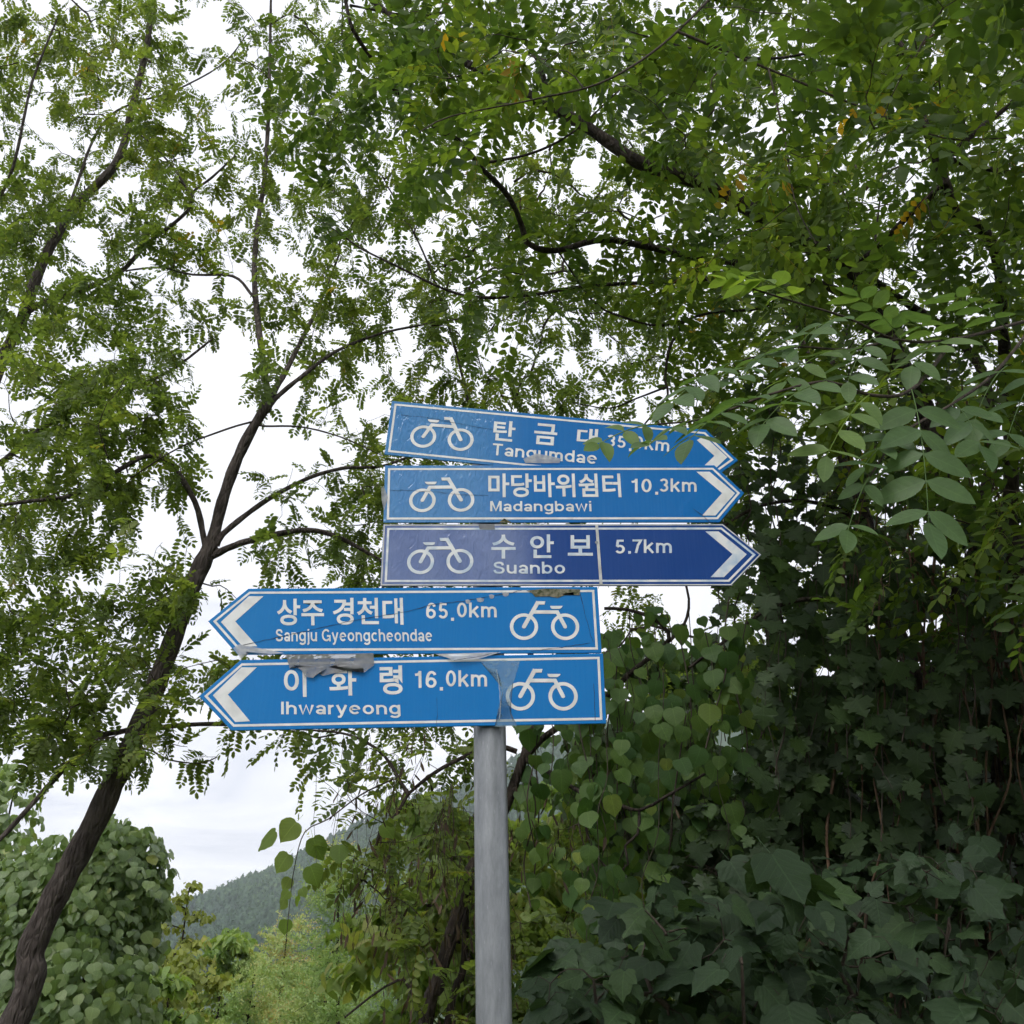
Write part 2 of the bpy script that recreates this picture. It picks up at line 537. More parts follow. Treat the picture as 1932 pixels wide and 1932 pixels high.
# ------------------------------------------------------------------ branches
def catmull(P, step):
    P = np.asarray(P, float)
    if len(P) < 3:
        n = max(2, int(np.linalg.norm(P[-1] - P[0]) / step) + 1)
        return P[0] + (P[-1] - P[0]) * np.linspace(0, 1, n)[:, None]
    Q = np.vstack([2 * P[0] - P[1], P, 2 * P[-1] - P[-2]])
    res = []
    for i in range(1, len(Q) - 2):
        p0, p1, p2, p3 = Q[i - 1:i + 3]
        n = max(2, int(np.linalg.norm(p2 - p1) / step) + 1)
        t = np.linspace(0, 1, n, endpoint=False)[:, None]
        res.append(0.5 * (2 * p1 + (p2 - p0) * t + (2 * p0 - 5 * p1 + 4 * p2 - p3) * t ** 2 + (3 * p1 - p0 - 3 * p2 + p3) * t ** 3))
    res.append(P[-1:])
    return np.vstack(res)

def tube(P, r, sides):
    P = np.asarray(P, float)
    n = len(P)
    T = np.gradient(P, axis=0)
    T = unit(T)
    ref = np.array([0.31, 0.17, 0.93])
    if abs(T.mean(axis=0) @ ref) > 0.8 * np.linalg.norm(T.mean(axis=0)):
        ref = np.array([0.93, 0.31, 0.17])
    A = unit(np.cross(T, ref))
    B = np.cross(T, A)
    a = np.arange(sides) * 2 * math.pi / sides
    r = np.broadcast_to(np.asarray(r, float), (n,))
    V = P[:, None, :] + r[:, None, None] * (A[:, None, :] * np.cos(a)[None, :, None] + B[:, None, :] * np.sin(a)[None, :, None])
    i = np.arange(n - 1)[:, None] * sides
    j = np.arange(sides)[None, :]
    j2 = (j + 1) % sides
    q = np.stack([i + j, i + j2, i + sides + j2, i + sides + j], axis=2).reshape(-1, 4)
    tri = np.concatenate([q[:, [0, 1, 2]], q[:, [0, 2, 3]]])
    return V.reshape(-1, 3), tri

class Mass:
    def __init__(self):
        self.V, self.F, self.n = [], [], 0
    def add(self, V, F):
        self.V.append(V); self.F.append(np.asarray(F) + self.n); self.n += len(V)
    def build(self, name, mat, parent, smooth=True, kind=None):
        if self.n:
            return part(name, np.concatenate(self.V), np.concatenate(self.F), mat, parent, smooth, None, kind)

class Tree:
    """limbs given by hand, twigs grown from the nearest wood to every leaf spray"""
    def __init__(self, name, base, label, category='tree', group=None, bark='bark', twig='twig'):
        self.o = thing(name, base, label, category, group)
        self.base = np.array(base, float)
        self.bark, self.twig = M[bark], M[twig]
        self.cap = 60000
        self.nodes = np.zeros((self.cap, 3)); self.owner = np.zeros(self.cap, int); self.count = 0
        self.chains = []          # [points, r0, r1, parent, tips, fixed, name]
    def _push(self, P, c):
        k = len(P)
        self.nodes[self.count:self.count + k] = P
        self.owner[self.count:self.count + k] = c
        self.count += k
    def limb(self, pts, r0, r1, name='limb', jit=0.25):
        P = catmull(pts, 0.07)
        n = len(P)
        amp = jit * (r0 + r1) * 0.5
        w = np.cumsum(G.normal(0, amp * 0.35, (n, 3)), axis=0)
        w -= np.linspace(0, 1, n)[:, None] * w[-1]
        P = P + w * np.sin(np.linspace(0, math.pi, n))[:, None]
        c = len(self.chains)
        self.chains.append([P, r0, r1, -1, 1, True, name])
        self._push(P, c)
        return P
    def grow(self, A, tip=0.0016, sag=0.10, maxlen=1.6):
        """A attractor points; returns twig end frames"""
        A = np.asarray(A, float)
        if not len(A):
            return []
        d0 = np.empty(len(A))
        Nn = self.nodes[:self.count:3]
        for i in range(0, len(A), 200):
            d0[i:i + 200] = np.min(np.linalg.norm(A[i:i + 200, None] - Nn[None], axis=2), axis=1)
        res = []
        self.tipr = tip
        for i in np.argsort(d0):
            a = A[i]
            dist = np.linalg.norm(self.nodes[:self.count] - a, axis=1)
            j = int(np.argmin(dist))
            if dist[j] < 0.06:
                j = int(np.argsort(dist)[min(6, self.count - 1)])
            s = self.nodes[j].copy()
            ln = np.linalg.norm(a - s)
            if ln < 0.03 or ln > maxlen:
                continue
            par = int(self.owner[j])
            pp = self.chains[par][0]
            q = int(np.argmin(np.linalg.norm(pp - s, axis=1)))
            tdir = unit(pp[min(q + 2, len(pp) - 1)] - pp[max(q - 2, 0)])
            ctrl = (s + a) / 2 + tdir * 0.18 * ln + np.array([0, 0, sag * ln]) + G.normal(0, 0.08 * ln, 3)
            n = max(4, int(ln / 0.07) + 2)
            t = np.linspace(0, 1, n)[:, None]
            P = (1 - t) ** 2 * s + 2 * t * (1 - t) * ctrl + t ** 2 * a
            P[1:-1] += G.normal(0, 0.006 + 0.012 * ln, (n - 2, 3))
            c = len(self.chains)
            self.chains.append([P, 0, 0, par, 1, False, 'twig'])
            self._push(P[1:], c)
            res.append(P)
            k = par
            while k >= 0:
                self.chains[k][4] += 1
                k = self.chains[k][3]
        return res
    def wood(self):
        big, tw = {}, Mass()
        for P, r0, r1, par, tips, fixed, name in self.chains:
            if fixed:
                s = 10 if r0 > 0.03 else 7 if r0 > 0.01 else 5
                n = len(P)
                r = r0 + (r1 - r0) * np.linspace(0, 1, n)
                r = r * (1 + 0.06 * np.sin(np.arange(n) * 1.7) + G.normal(0, 0.03, n))
                V, F = tube(P, r, s)
                m = Mass(); m.add(V, F)
                m.build(name, self.bark, self.o)
            else:
                tipr = getattr(self, 'tipr', 0.0016)
                ra = min(tipr * tips ** 0.5, 0.012)
                r = np.linspace(ra, tipr * 0.75, len(P))
                V, F = tube(P, r, 3 if ra < 0.004 else 5)
                tw.add(V, F)
        tw.build('twigs', self.twig, self.o, True, 'stuff')

def spray(lv, P, n, scale, rng, tint0, tspread, down=0.25, kinds=4, face=0.0, tail=0.45):
    """pinnate leaves set alternately along the outer part of one twig"""
    ln = np.linalg.norm(P[-1] - P[0])
    start = max(0.0, 1 - tail / max(ln, 0.05))
    for i in range(n):
        t = start + (1 - start) * (i + rng.random() * 0.6) / n
        f = t * (len(P) - 1)
        k = min(int(f), len(P) - 2)
        p = P[k] + (P[k + 1] - P[k]) * (f - k)
        td = unit(P[k + 1] - P[k])
        a = rng.uniform(0, 2 * math.pi)
        side = unit(np.cross(td, np.array([math.cos(a), math.sin(a), 0.4])))
        d = unit(side * rng.uniform(0.6, 1.0) + td * rng.uniform(0.2, 0.9) + np.array([0, 0, -down * rng.uniform(0.2, 1.8)]))
        nn = np.array([rng.gauss(0, 0.42), rng.gauss(0, 0.42) - face, 1.0])
        lv.add(p, d, nn, scale * rng.uniform(0.72, 1.18), min(1.0, max(-0.1, tint0 + rng.gauss(0, tspread))), rng.randrange(kinds))

CELL = 1932 / 16.0

def from_grid(rows, r0, c0, k, yfun):
    """rows of digits: how many sprays hang in each sixteenth of the view; yfun gives their distance"""
    pts = []
    for i, row in enumerate(rows):
        for j, ch in enumerate(row):
            n = G.poisson(int(ch) * k)
            for _ in range(n):
                px = (c0 + j + G.random()) * CELL
                py = (r0 + i + G.random()) * CELL
                pts.append(at(px, py, yfun(px, py)))
    return np.array(pts).reshape(-1, 3)

def split_by_tree(pts, trees):
    if not len(pts):
        return [pts for _ in trees]
    D = []
    for t in trees:
        Nn = t.nodes[:t.count:2]
        D.append(np.concatenate([np.min(np.linalg.norm(pts[i:i + 200, None] - Nn[None], axis=2), axis=1) for i in range(0, len(pts), 200)]))
    w = np.argmin(np.array(D), axis=0)
    return [pts[w == i] for i in range(len(trees))]

def pxs(points, Y):
    """polyline in picture positions; Y a number or one per point"""
    ys = Y if hasattr(Y, '__len__') else [Y] * len(points)
    return [at(x, y, yy) for (x, y), yy in zip(points, ys)]

def down(p, z=0.0, dx=0.0, dy=0.0):
    return np.array([p[0] + dx, p[1] + dy, z])

# ================================================================== THE SETTING
def ground_z(x, y):
    r = np.clip((y - 9.0) / 9.0, 0, 1)
    s = r * r * (3 - 2 * r)
    return -6.5 * s + 0.12 * np.sin(x * 0.7 + 1.0) * np.sin(y * 0.53) * np.clip((y - 3) / 3.0, 0, 1)

gx = np.concatenate([[-4000, -1500, -500, -200], np.linspace(-80, 80, 81), [200, 500, 1500, 4000]])
gy = np.concatenate([[-3000, -600, -120, -40], np.linspace(-20, 60, 81), [90, 150, 300, 700, 1500, 5000]])
XX, YY = np.meshgrid(gx, gy)
ZZ = ground_z(XX, YY)
V = np.stack([XX, YY, ZZ], axis=2).reshape(-1, 3)
nx, ny = len(gx), len(gy)
ii, jj = np.meshgrid(np.arange(ny - 1), np.arange(nx - 1), indexing='ij')
a = (ii * nx + jj).ravel()
F = np.stack([a, a + 1, a + nx + 1, a + nx], axis=1)
props(link('ground', mesh_arrays('ground', V, F, M['ground'], True)), kind='structure')

# wooded mountain: its ridge line read from the photograph, about 1.2 km off
RIDGE_PX = [(-600, 1800), (-100, 1760), (200, 1722), (310, 1702), (400, 1678), (452, 1657), (524, 1632), (600, 1594), (708, 1530), (760, 1498), (860, 1470), (960, 1430), (1060, 1388), (1200, 1340), (1400, 1290), (1700, 1260), (2200, 1300), (2800, 1380)]
YR, Y0 = 1200.0, 430.0
rp = np.array([at(x, y + 14, YR) for x, y in RIDGE_PX])
def hill_z(x, y):
    s = (y - Y0) / (YR - Y0)
    ang = x / np.maximum(y, 50.0)
    zr = np.interp(ang, rp[:, 0] / YR, rp[:, 2])
    up = np.clip(s, 0, 1) ** 1.12
    dn = np.clip((s - 1) / 0.8, 0, 1)
    relief = 5.0 * np.sin(x * 0.031 + 0.8 * np.sin(y * 0.011)) + 4.0 * np.sin(x * 0.013 + y * 0.017) + 2.0 * np.sin(y * 0.05 + x * 0.02)
    return -8.0 + (zr + 8.0) * up * (1 - dn) + relief * np.clip(s, 0, 1) * np.clip((1.02 - s) * 5, 0, 1)
hx = np.linspace(-900, 1500, 121); hy = np.linspace(400, 1850, 74)
XX, YY = np.meshgrid(hx, hy)
V = np.stack([XX, YY, hill_z(XX, YY)], axis=2).reshape(-1, 3)
nx, ny = len(hx), len(hy)
ii, jj = np.meshgrid(np.arange(ny - 1), np.arange(nx - 1), indexing='ij')
a = (ii * nx + jj).ravel()
F = np.stack([a, a + 1, a + nx + 1, a + nx], axis=1)
props(link('hill', mesh_arrays('hill', V, F, M['hillsoil'], True)), kind='structure')

def hill_forest():
    n = 8500
    px = G.uniform(150, 1400, n * 3)
    y = Y0 + 60 + (YR + 25 - Y0 - 60) * G.random(n * 3) ** 0.75
    x = (px - 966) / FPX * (y * CP) * 1.0
    z = hill_z(x, y)
    P = np.stack([x, y, z], axis=1)
    qx, qy, f = project(P)
    keep = (qx > 180) & (qx < 1350) & (qy < 1850)
    P = P[keep][:n]
    n = len(P)
    H = G.uniform(8, 15, n) * (0.8 + 0.3 * np.sin(P[:, 0] * 0.02))
    W = H * G.uniform(0.28, 0.42, n)
    conif = G.random(n) < 0.45
    tb = np.clip(0.45 + 0.25 * np.sin(P[:, 0] * 0.017 + P[:, 1] * 0.011) + G.normal(0, 0.18, n), 0, 1)
    k = 12
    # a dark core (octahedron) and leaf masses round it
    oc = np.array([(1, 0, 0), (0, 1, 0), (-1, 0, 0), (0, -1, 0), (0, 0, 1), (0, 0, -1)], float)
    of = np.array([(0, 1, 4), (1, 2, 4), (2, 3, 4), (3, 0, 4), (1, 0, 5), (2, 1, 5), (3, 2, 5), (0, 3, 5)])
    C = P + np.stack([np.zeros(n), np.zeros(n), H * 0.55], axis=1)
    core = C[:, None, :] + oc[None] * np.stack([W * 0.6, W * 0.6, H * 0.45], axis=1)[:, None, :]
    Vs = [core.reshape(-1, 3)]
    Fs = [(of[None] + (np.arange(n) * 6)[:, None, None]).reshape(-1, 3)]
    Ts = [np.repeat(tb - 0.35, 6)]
    off = n * 6
    u = unit(G.normal(0, 1, (n, k, 3)))
    rr = G.uniform(0.6, 1.05, (n, k, 1))
    hh = (u[:, :, 2:3] * 0.5 + 0.5)
    taper = np.where(conif[:, None, None], 1.15 - 0.95 * hh, 1.0)
    ctr = C[:, None, :] + u * rr * np.stack([W, W, H * 0.5], axis=1)[:, None, :] * np.concatenate([taper, taper, np.ones_like(taper)], axis=2)
    d1 = unit(G.normal(0, 1, (n, k, 3))); d2 = unit(np.cross(d1, u + 0.01))
    s = (H * 0.13)[:, None, None] * G.uniform(0.6, 1.2, (n, k, 1))
    q = np.stack([ctr + d1 * s, ctr + d2 * s * 0.8, ctr - d1 * s, ctr - d2 * s * 0.8], axis=2)
    Vs.append(q.reshape(-1, 3))
    b = np.arange(n * k) * 4 + off
    Fs.append(np.concatenate([np.stack([b, b + 1, b + 2], axis=1), np.stack([b, b + 2, b + 3], axis=1)]))
    Ts.append(np.repeat((tb[:, None] + G.normal(0, 0.12, (n, k))).ravel(), 4))
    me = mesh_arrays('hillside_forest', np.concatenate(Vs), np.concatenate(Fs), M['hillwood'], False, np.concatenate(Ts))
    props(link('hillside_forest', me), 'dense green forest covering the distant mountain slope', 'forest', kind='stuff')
hill_forest()

# ================================================================== SIGNPOST
YP = 2.40                       # distance of the post
RP = 0.0382

def paint(name, base, fade_sheen, fade_sheen_x=None, wr_x=None, rough=0.32, streak=0.09, dirt=0.10):
    """weathered reflective sheeting: faded and dusty patches, painted sky sheen, fine vertical streaks, wrinkled film"""
    m, t, N, L = newmat(name)
    o = N('ShaderNodeOutputMaterial')
    p = N('ShaderNodeBsdfPrincipled')
    tcn = N('ShaderNodeTexCoord')
    sx = N('ShaderNodeSeparateXYZ'); L(tcn.outputs['Object'], sx.inputs[0])
    n1 = N('ShaderNodeTexNoise'); n1.inputs['Scale'].default_value = 9; n1.inputs['Detail'].default_value = 6
    L(tcn.outputs['Object'], n1.inputs['Vector'])
    mp = N('ShaderNodeMapping'); mp.inputs['Scale'].default_value = (150, 1, 4)
    L(tcn.outputs['Object'], mp.inputs[0])
    n2 = N('ShaderNodeTexNoise'); n2.inputs['Scale'].default_value = 1.0; n2.inputs['Detail'].default_value = 4
    L(mp.outputs[0], n2.inputs['Vector'])
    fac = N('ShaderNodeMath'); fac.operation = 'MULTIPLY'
    if fade_sheen_x is not None:
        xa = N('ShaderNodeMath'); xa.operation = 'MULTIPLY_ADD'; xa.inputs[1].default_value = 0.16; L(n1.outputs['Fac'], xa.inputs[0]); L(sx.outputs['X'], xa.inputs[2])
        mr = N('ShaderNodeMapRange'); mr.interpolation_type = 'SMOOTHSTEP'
        mr.inputs['From Min'].default_value = fade_sheen_x[0] + 0.08; mr.inputs['From Max'].default_value = fade_sheen_x[1] + 0.08
        mr.inputs['To Min'].default_value = fade_sheen_x[2]; mr.inputs['To Max'].default_value = 0.04  # film wear and painted sky sheen, paler toward the left end
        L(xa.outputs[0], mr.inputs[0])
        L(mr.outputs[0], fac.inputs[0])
    else:
        fac.inputs[0].default_value = dirt
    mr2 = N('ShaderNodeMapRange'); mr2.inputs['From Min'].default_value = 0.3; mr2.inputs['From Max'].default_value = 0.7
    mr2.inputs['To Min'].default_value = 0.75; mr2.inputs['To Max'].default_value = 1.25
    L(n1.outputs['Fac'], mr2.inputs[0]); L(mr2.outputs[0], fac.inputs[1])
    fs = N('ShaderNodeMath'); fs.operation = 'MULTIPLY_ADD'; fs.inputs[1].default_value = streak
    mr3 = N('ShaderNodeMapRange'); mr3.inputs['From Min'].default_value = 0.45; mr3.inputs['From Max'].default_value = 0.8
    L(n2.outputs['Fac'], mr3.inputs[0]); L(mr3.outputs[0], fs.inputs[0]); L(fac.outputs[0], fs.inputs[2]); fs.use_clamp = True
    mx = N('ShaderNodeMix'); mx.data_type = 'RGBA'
    mx.inputs['A'].default_value = (*base, 1); mx.inputs['B'].default_value = (*fade_sheen, 1)
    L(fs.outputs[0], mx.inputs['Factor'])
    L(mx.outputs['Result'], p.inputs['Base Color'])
    p.inputs['Roughness'].default_value = rough
    p.inputs['Specular IOR Level'].default_value = 0.12
    # film wrinkles
    mpw = N('ShaderNodeMapping'); mpw.inputs['Scale'].default_value = (1.0, 1.0, 0.42)
    L(tcn.outputs['Object'], mpw.inputs[0])
    w = N('ShaderNodeTexNoise'); w.inputs['Scale'].default_value = 62; w.inputs['Detail'].default_value = 2; w.inputs['Distortion'].default_value = 1.2
    L(mpw.outputs[0], w.inputs['Vector'])
    wm = N('ShaderNodeMath'); wm.operation = 'MULTIPLY'
    L(w.outputs['Fac'], wm.inputs[0])
    if wr_x is not None:
        mrw = N('ShaderNodeMapRange'); mrw.interpolation_type = 'SMOOTHSTEP'
        mrw.inputs['From Min'].default_value = wr_x[0]; mrw.inputs['From Max'].default_value = wr_x[1]
        mrw.inputs['To Min'].default_value = 1.0; mrw.inputs['To Max'].default_value = 0.05
        L(sx.outputs['X'], mrw.inputs[0]); L(mrw.outputs[0], wm.inputs[1])
    else:
        wm.inputs[1].default_value = 0.05
    ad = N('ShaderNodeMath'); ad.operation = 'MULTIPLY_ADD'; ad.inputs[1].default_value = 0.6
    L(n1.outputs['Fac'], ad.inputs[0]); L(wm.outputs[0], ad.inputs[2])
    b = N('ShaderNodeBump'); b.inputs['Strength'].default_value = 1.0; b.inputs['Distance'].default_value = 0.0030
    L(ad.outputs[0], b.inputs['Height'])
    L(b.outputs[0], p.inputs['Normal'])
    p.inputs['Coat Weight'].default_value = 0.2
    if wr_x is not None:
        cw = N('ShaderNodeMapRange'); cw.inputs['To Min'].default_value = 0.12; cw.inputs['To Max'].default_value = 0.55
        L(mrw.outputs[0], cw.inputs[0]); L(cw.outputs[0], p.inputs['Coat Weight'])
    p.inputs['Coat Roughness'].default_value = 0.06
    L(b.outputs[0], p.inputs['Coat Normal'])
    L(p.outputs[0], o.inputs['Surface'])
    return m

def white_paint(name, c1, c2):
    m, t, N, L = newmat(name)
    o = N('ShaderNodeOutputMaterial')
    p = N('ShaderNodeBsdfPrincipled'); p.inputs['Roughness'].default_value = 0.4
    tcn = N('ShaderNodeTexCoord')
    n1 = N('ShaderNodeTexNoise'); n1.inputs['Scale'].default_value = 26; n1.inputs['Detail'].default_value = 7
    L(tcn.outputs['Object'], n1.inputs['Vector'])
    cr = N('ShaderNodeValToRGB')
    cr.color_ramp.elements[0].position = 0.3; cr.color_ramp.elements[0].color = (*c1, 1)
    cr.color_ramp.elements[1].position = 0.6; cr.color_ramp.elements[1].color = (*c2, 1)
    L(n1.outputs['Fac'], cr.inputs[0]); L(cr.outputs[0], p.inputs['Base Color'])
    L(p.outputs[0], o.inputs['Surface'])
    return m

WHITE = white_paint('sign_white', (0.60, 0.60, 0.585), (0.78, 0.78, 0.765))
WHITE3 = white_paint('sign_white_flaking', (0.34, 0.47, 0.62), (0.74, 0.75, 0.75))
EDGE3 = white_paint('film_edge_grey', (0.36, 0.36, 0.35), (0.62, 0.62, 0.60))
CRACK = noise_mat('crack_line', (0.02, 0.022, 0.03), (0.05, 0.05, 0.06), 60)
MOSS = noise_mat('moss_and_grime', (0.055, 0.065, 0.03), (0.24, 0.22, 0.16), 130)

def galv_mat():
    m, t, N, L = newmat('galvanised_steel')
    o = N('ShaderNodeOutputMaterial')
    p = N('ShaderNodeBsdfPrincipled')
    tcn = N('ShaderNodeTexCoord')
    mp = N('ShaderNodeMapping'); mp.inputs['Scale'].default_value = (1, 1, 0.22)
    L(tcn.outputs['Object'], mp.inputs[0])
    n1 = N('ShaderNodeTexNoise'); n1.inputs['Scale'].default_value = 60; n1.inputs['Detail'].default_value = 8; n1.inputs['Roughness'].default_value = 0.7
    L(mp.outputs[0], n1.inputs['Vector'])
    vo = N('ShaderNodeTexVoronoi'); vo.inputs['Scale'].default_value = 130
    L(mp.outputs[0], vo.inputs['Vector'])
    sp = N('ShaderNodeMapRange'); sp.inputs['From Min'].default_value = 0.02; sp.inputs['From Max'].default_value = 0.16
    sp.inputs['To Min'].default_value = 1.0; sp.inputs['To Max'].default_value = 0.0
    L(vo.outputs['Distance'], sp.inputs[0])
    cr = N('ShaderNodeValToRGB')
    cr.color_ramp.elements[0].position = 0.32; cr.color_ramp.elements[0].color = (0.20, 0.21, 0.225, 1)
    cr.color_ramp.elements[1].position = 0.7; cr.color_ramp.elements[1].color = (0.34, 0.35, 0.365, 1)
    L(n1.outputs['Fac'], cr.inputs[0])
    mx = N('ShaderNodeMix'); mx.data_type = 'RGBA'; mx.inputs['B'].default_value = (0.5, 0.51, 0.53, 1)
    ml = N('ShaderNodeMath'); ml.operation = 'MULTIPLY'; ml.inputs[1].default_value = 0.45
    L(sp.outputs[0], ml.inputs[0]); L(ml.outputs[0], mx.inputs['Factor'])
    L(cr.outputs[0], mx.inputs['A']); L(mx.outputs['Result'], p.inputs['Base Color'])
    p.inputs['Metallic'].default_value = 0.45
    p.inputs['Roughness'].default_value = 0.42
    b = N('ShaderNodeBump'); b.inputs['Strength'].default_value = 0.25; b.inputs['Distance'].default_value = 0.001
    L(n1.outputs['Fac'], b.inputs['Height']); L(b.outputs[0], p.inputs['Normal'])
    L(p.outputs[0], o.inputs['Surface'])
    return m
GALV = galv_mat()

def film_mat(name, col, alpha):
    m, t, N, L = newmat(name)
    o = N('ShaderNodeOutputMaterial')
    p = N('ShaderNodeBsdfPrincipled'); p.inputs['Base Color'].default_value = (*col, 1); p.inputs['Roughness'].default_value = 0.4
    p.inputs['Specular IOR Level'].default_value = 0.25
    tr = N('ShaderNodeBsdfTransparent'); tr.inputs[0].default_value = (0.9, 0.92, 0.95, 1)
    tcn = N('ShaderNodeTexCoord')
    n1 = N('ShaderNodeTexNoise'); n1.inputs['Scale'].default_value = 40; n1.inputs['Detail'].default_value = 5
    L(tcn.outputs['Object'], n1.inputs['Vector'])
    mr = N('ShaderNodeMapRange'); mr.inputs['From Min'].default_value = 0.3; mr.inputs['From Max'].default_value = 0.7
    mr.inputs['To Min'].default_value = alpha * 0.7; mr.inputs['To Max'].default_value = min(1, alpha * 1.25)
    L(n1.outputs['Fac'], mr.inputs[0])
    ms = N('ShaderNodeMixShader')
    L(mr.outputs[0], ms.inputs[0]); L(tr.outputs[0], ms.inputs[1]); L(p.outputs[0], ms.inputs[2])
    b = N('ShaderNodeBump'); b.inputs['Strength'].default_value = 0.5; b.inputs['Distance'].default_value = 0.003
    L(n1.outputs['Fac'], b.inputs['Height']); L(b.outputs[0], p.inputs['Normal'])
    L(ms.outputs[0], o.inputs['Surface'])
    return m
FILM = film_mat('torn_clear_film', (0.50, 0.51, 0.52), 0.62)
GLUE = film_mat('glue_residue', (0.32, 0.50, 0.62), 0.36)
FILMDIRTY = film_mat('grimy_film', (0.23, 0.235, 0.24), 0.66)

# the post: leans about a degree, a capped steel tube
p_lo, p_hi = at(932, 1932, YP), at(924, 1372, YP)
pd = (p_hi - p_lo) / (p_hi[2] - p_lo[2])
post_base = p_lo - pd * p_lo[2]
post_top = p_lo + pd * (3.02 - p_lo[2])
post = thing('sign_post', post_base, 'grey galvanised steel post carrying the five blue cycle signs', 'post')
V, F = tube(np.array([post_base + (post_top - post_base) * t for t in np.linspace(-0.1, 1, 24)]), RP, 48)
part('tube', V, F, GALV, post, True)
V, F = tube(np.array([post_top, post_top + pd * 0.004, post_top + pd * 0.014, post_top + pd * 0.018]), [RP + 0.002, RP + 0.002, RP * 0.8, 0.001], 32)
part('cap', V, F, GALV, post, True)
V, F = tube(np.array([post_base - pd * 0.05, post_base + pd * 0.05]), [0.11, 0.10], 24)
V2, F2 = tube(np.array([post_base + pd * 0.05, post_base + pd * 0.0505]), [0.10, 0.001], 24)
part('footing', np.concatenate([V, V2]), np.concatenate([F, F2 + len(V)]), noise_mat('concrete', (0.25, 0.24, 0.22), (0.36, 0.35, 0.33), 20), post, False)

# crops in which positions were read off the photograph -> 1932-scale picture positions
def c1(x, y): return 710.28 + 0.20055 * x, 736.1 + 0.20055 * y
def c2(x, y): return 1058.95 + 0.20055 * x, 736.1 + 0.20055 * y
def c3(x, y): return 361.6 + 0.2139 * x, 1084.8 + 0.2139 * y
def c4(x, y): return 749.0 + 0.2139 * x, 1084.8 + 0.2139 * y

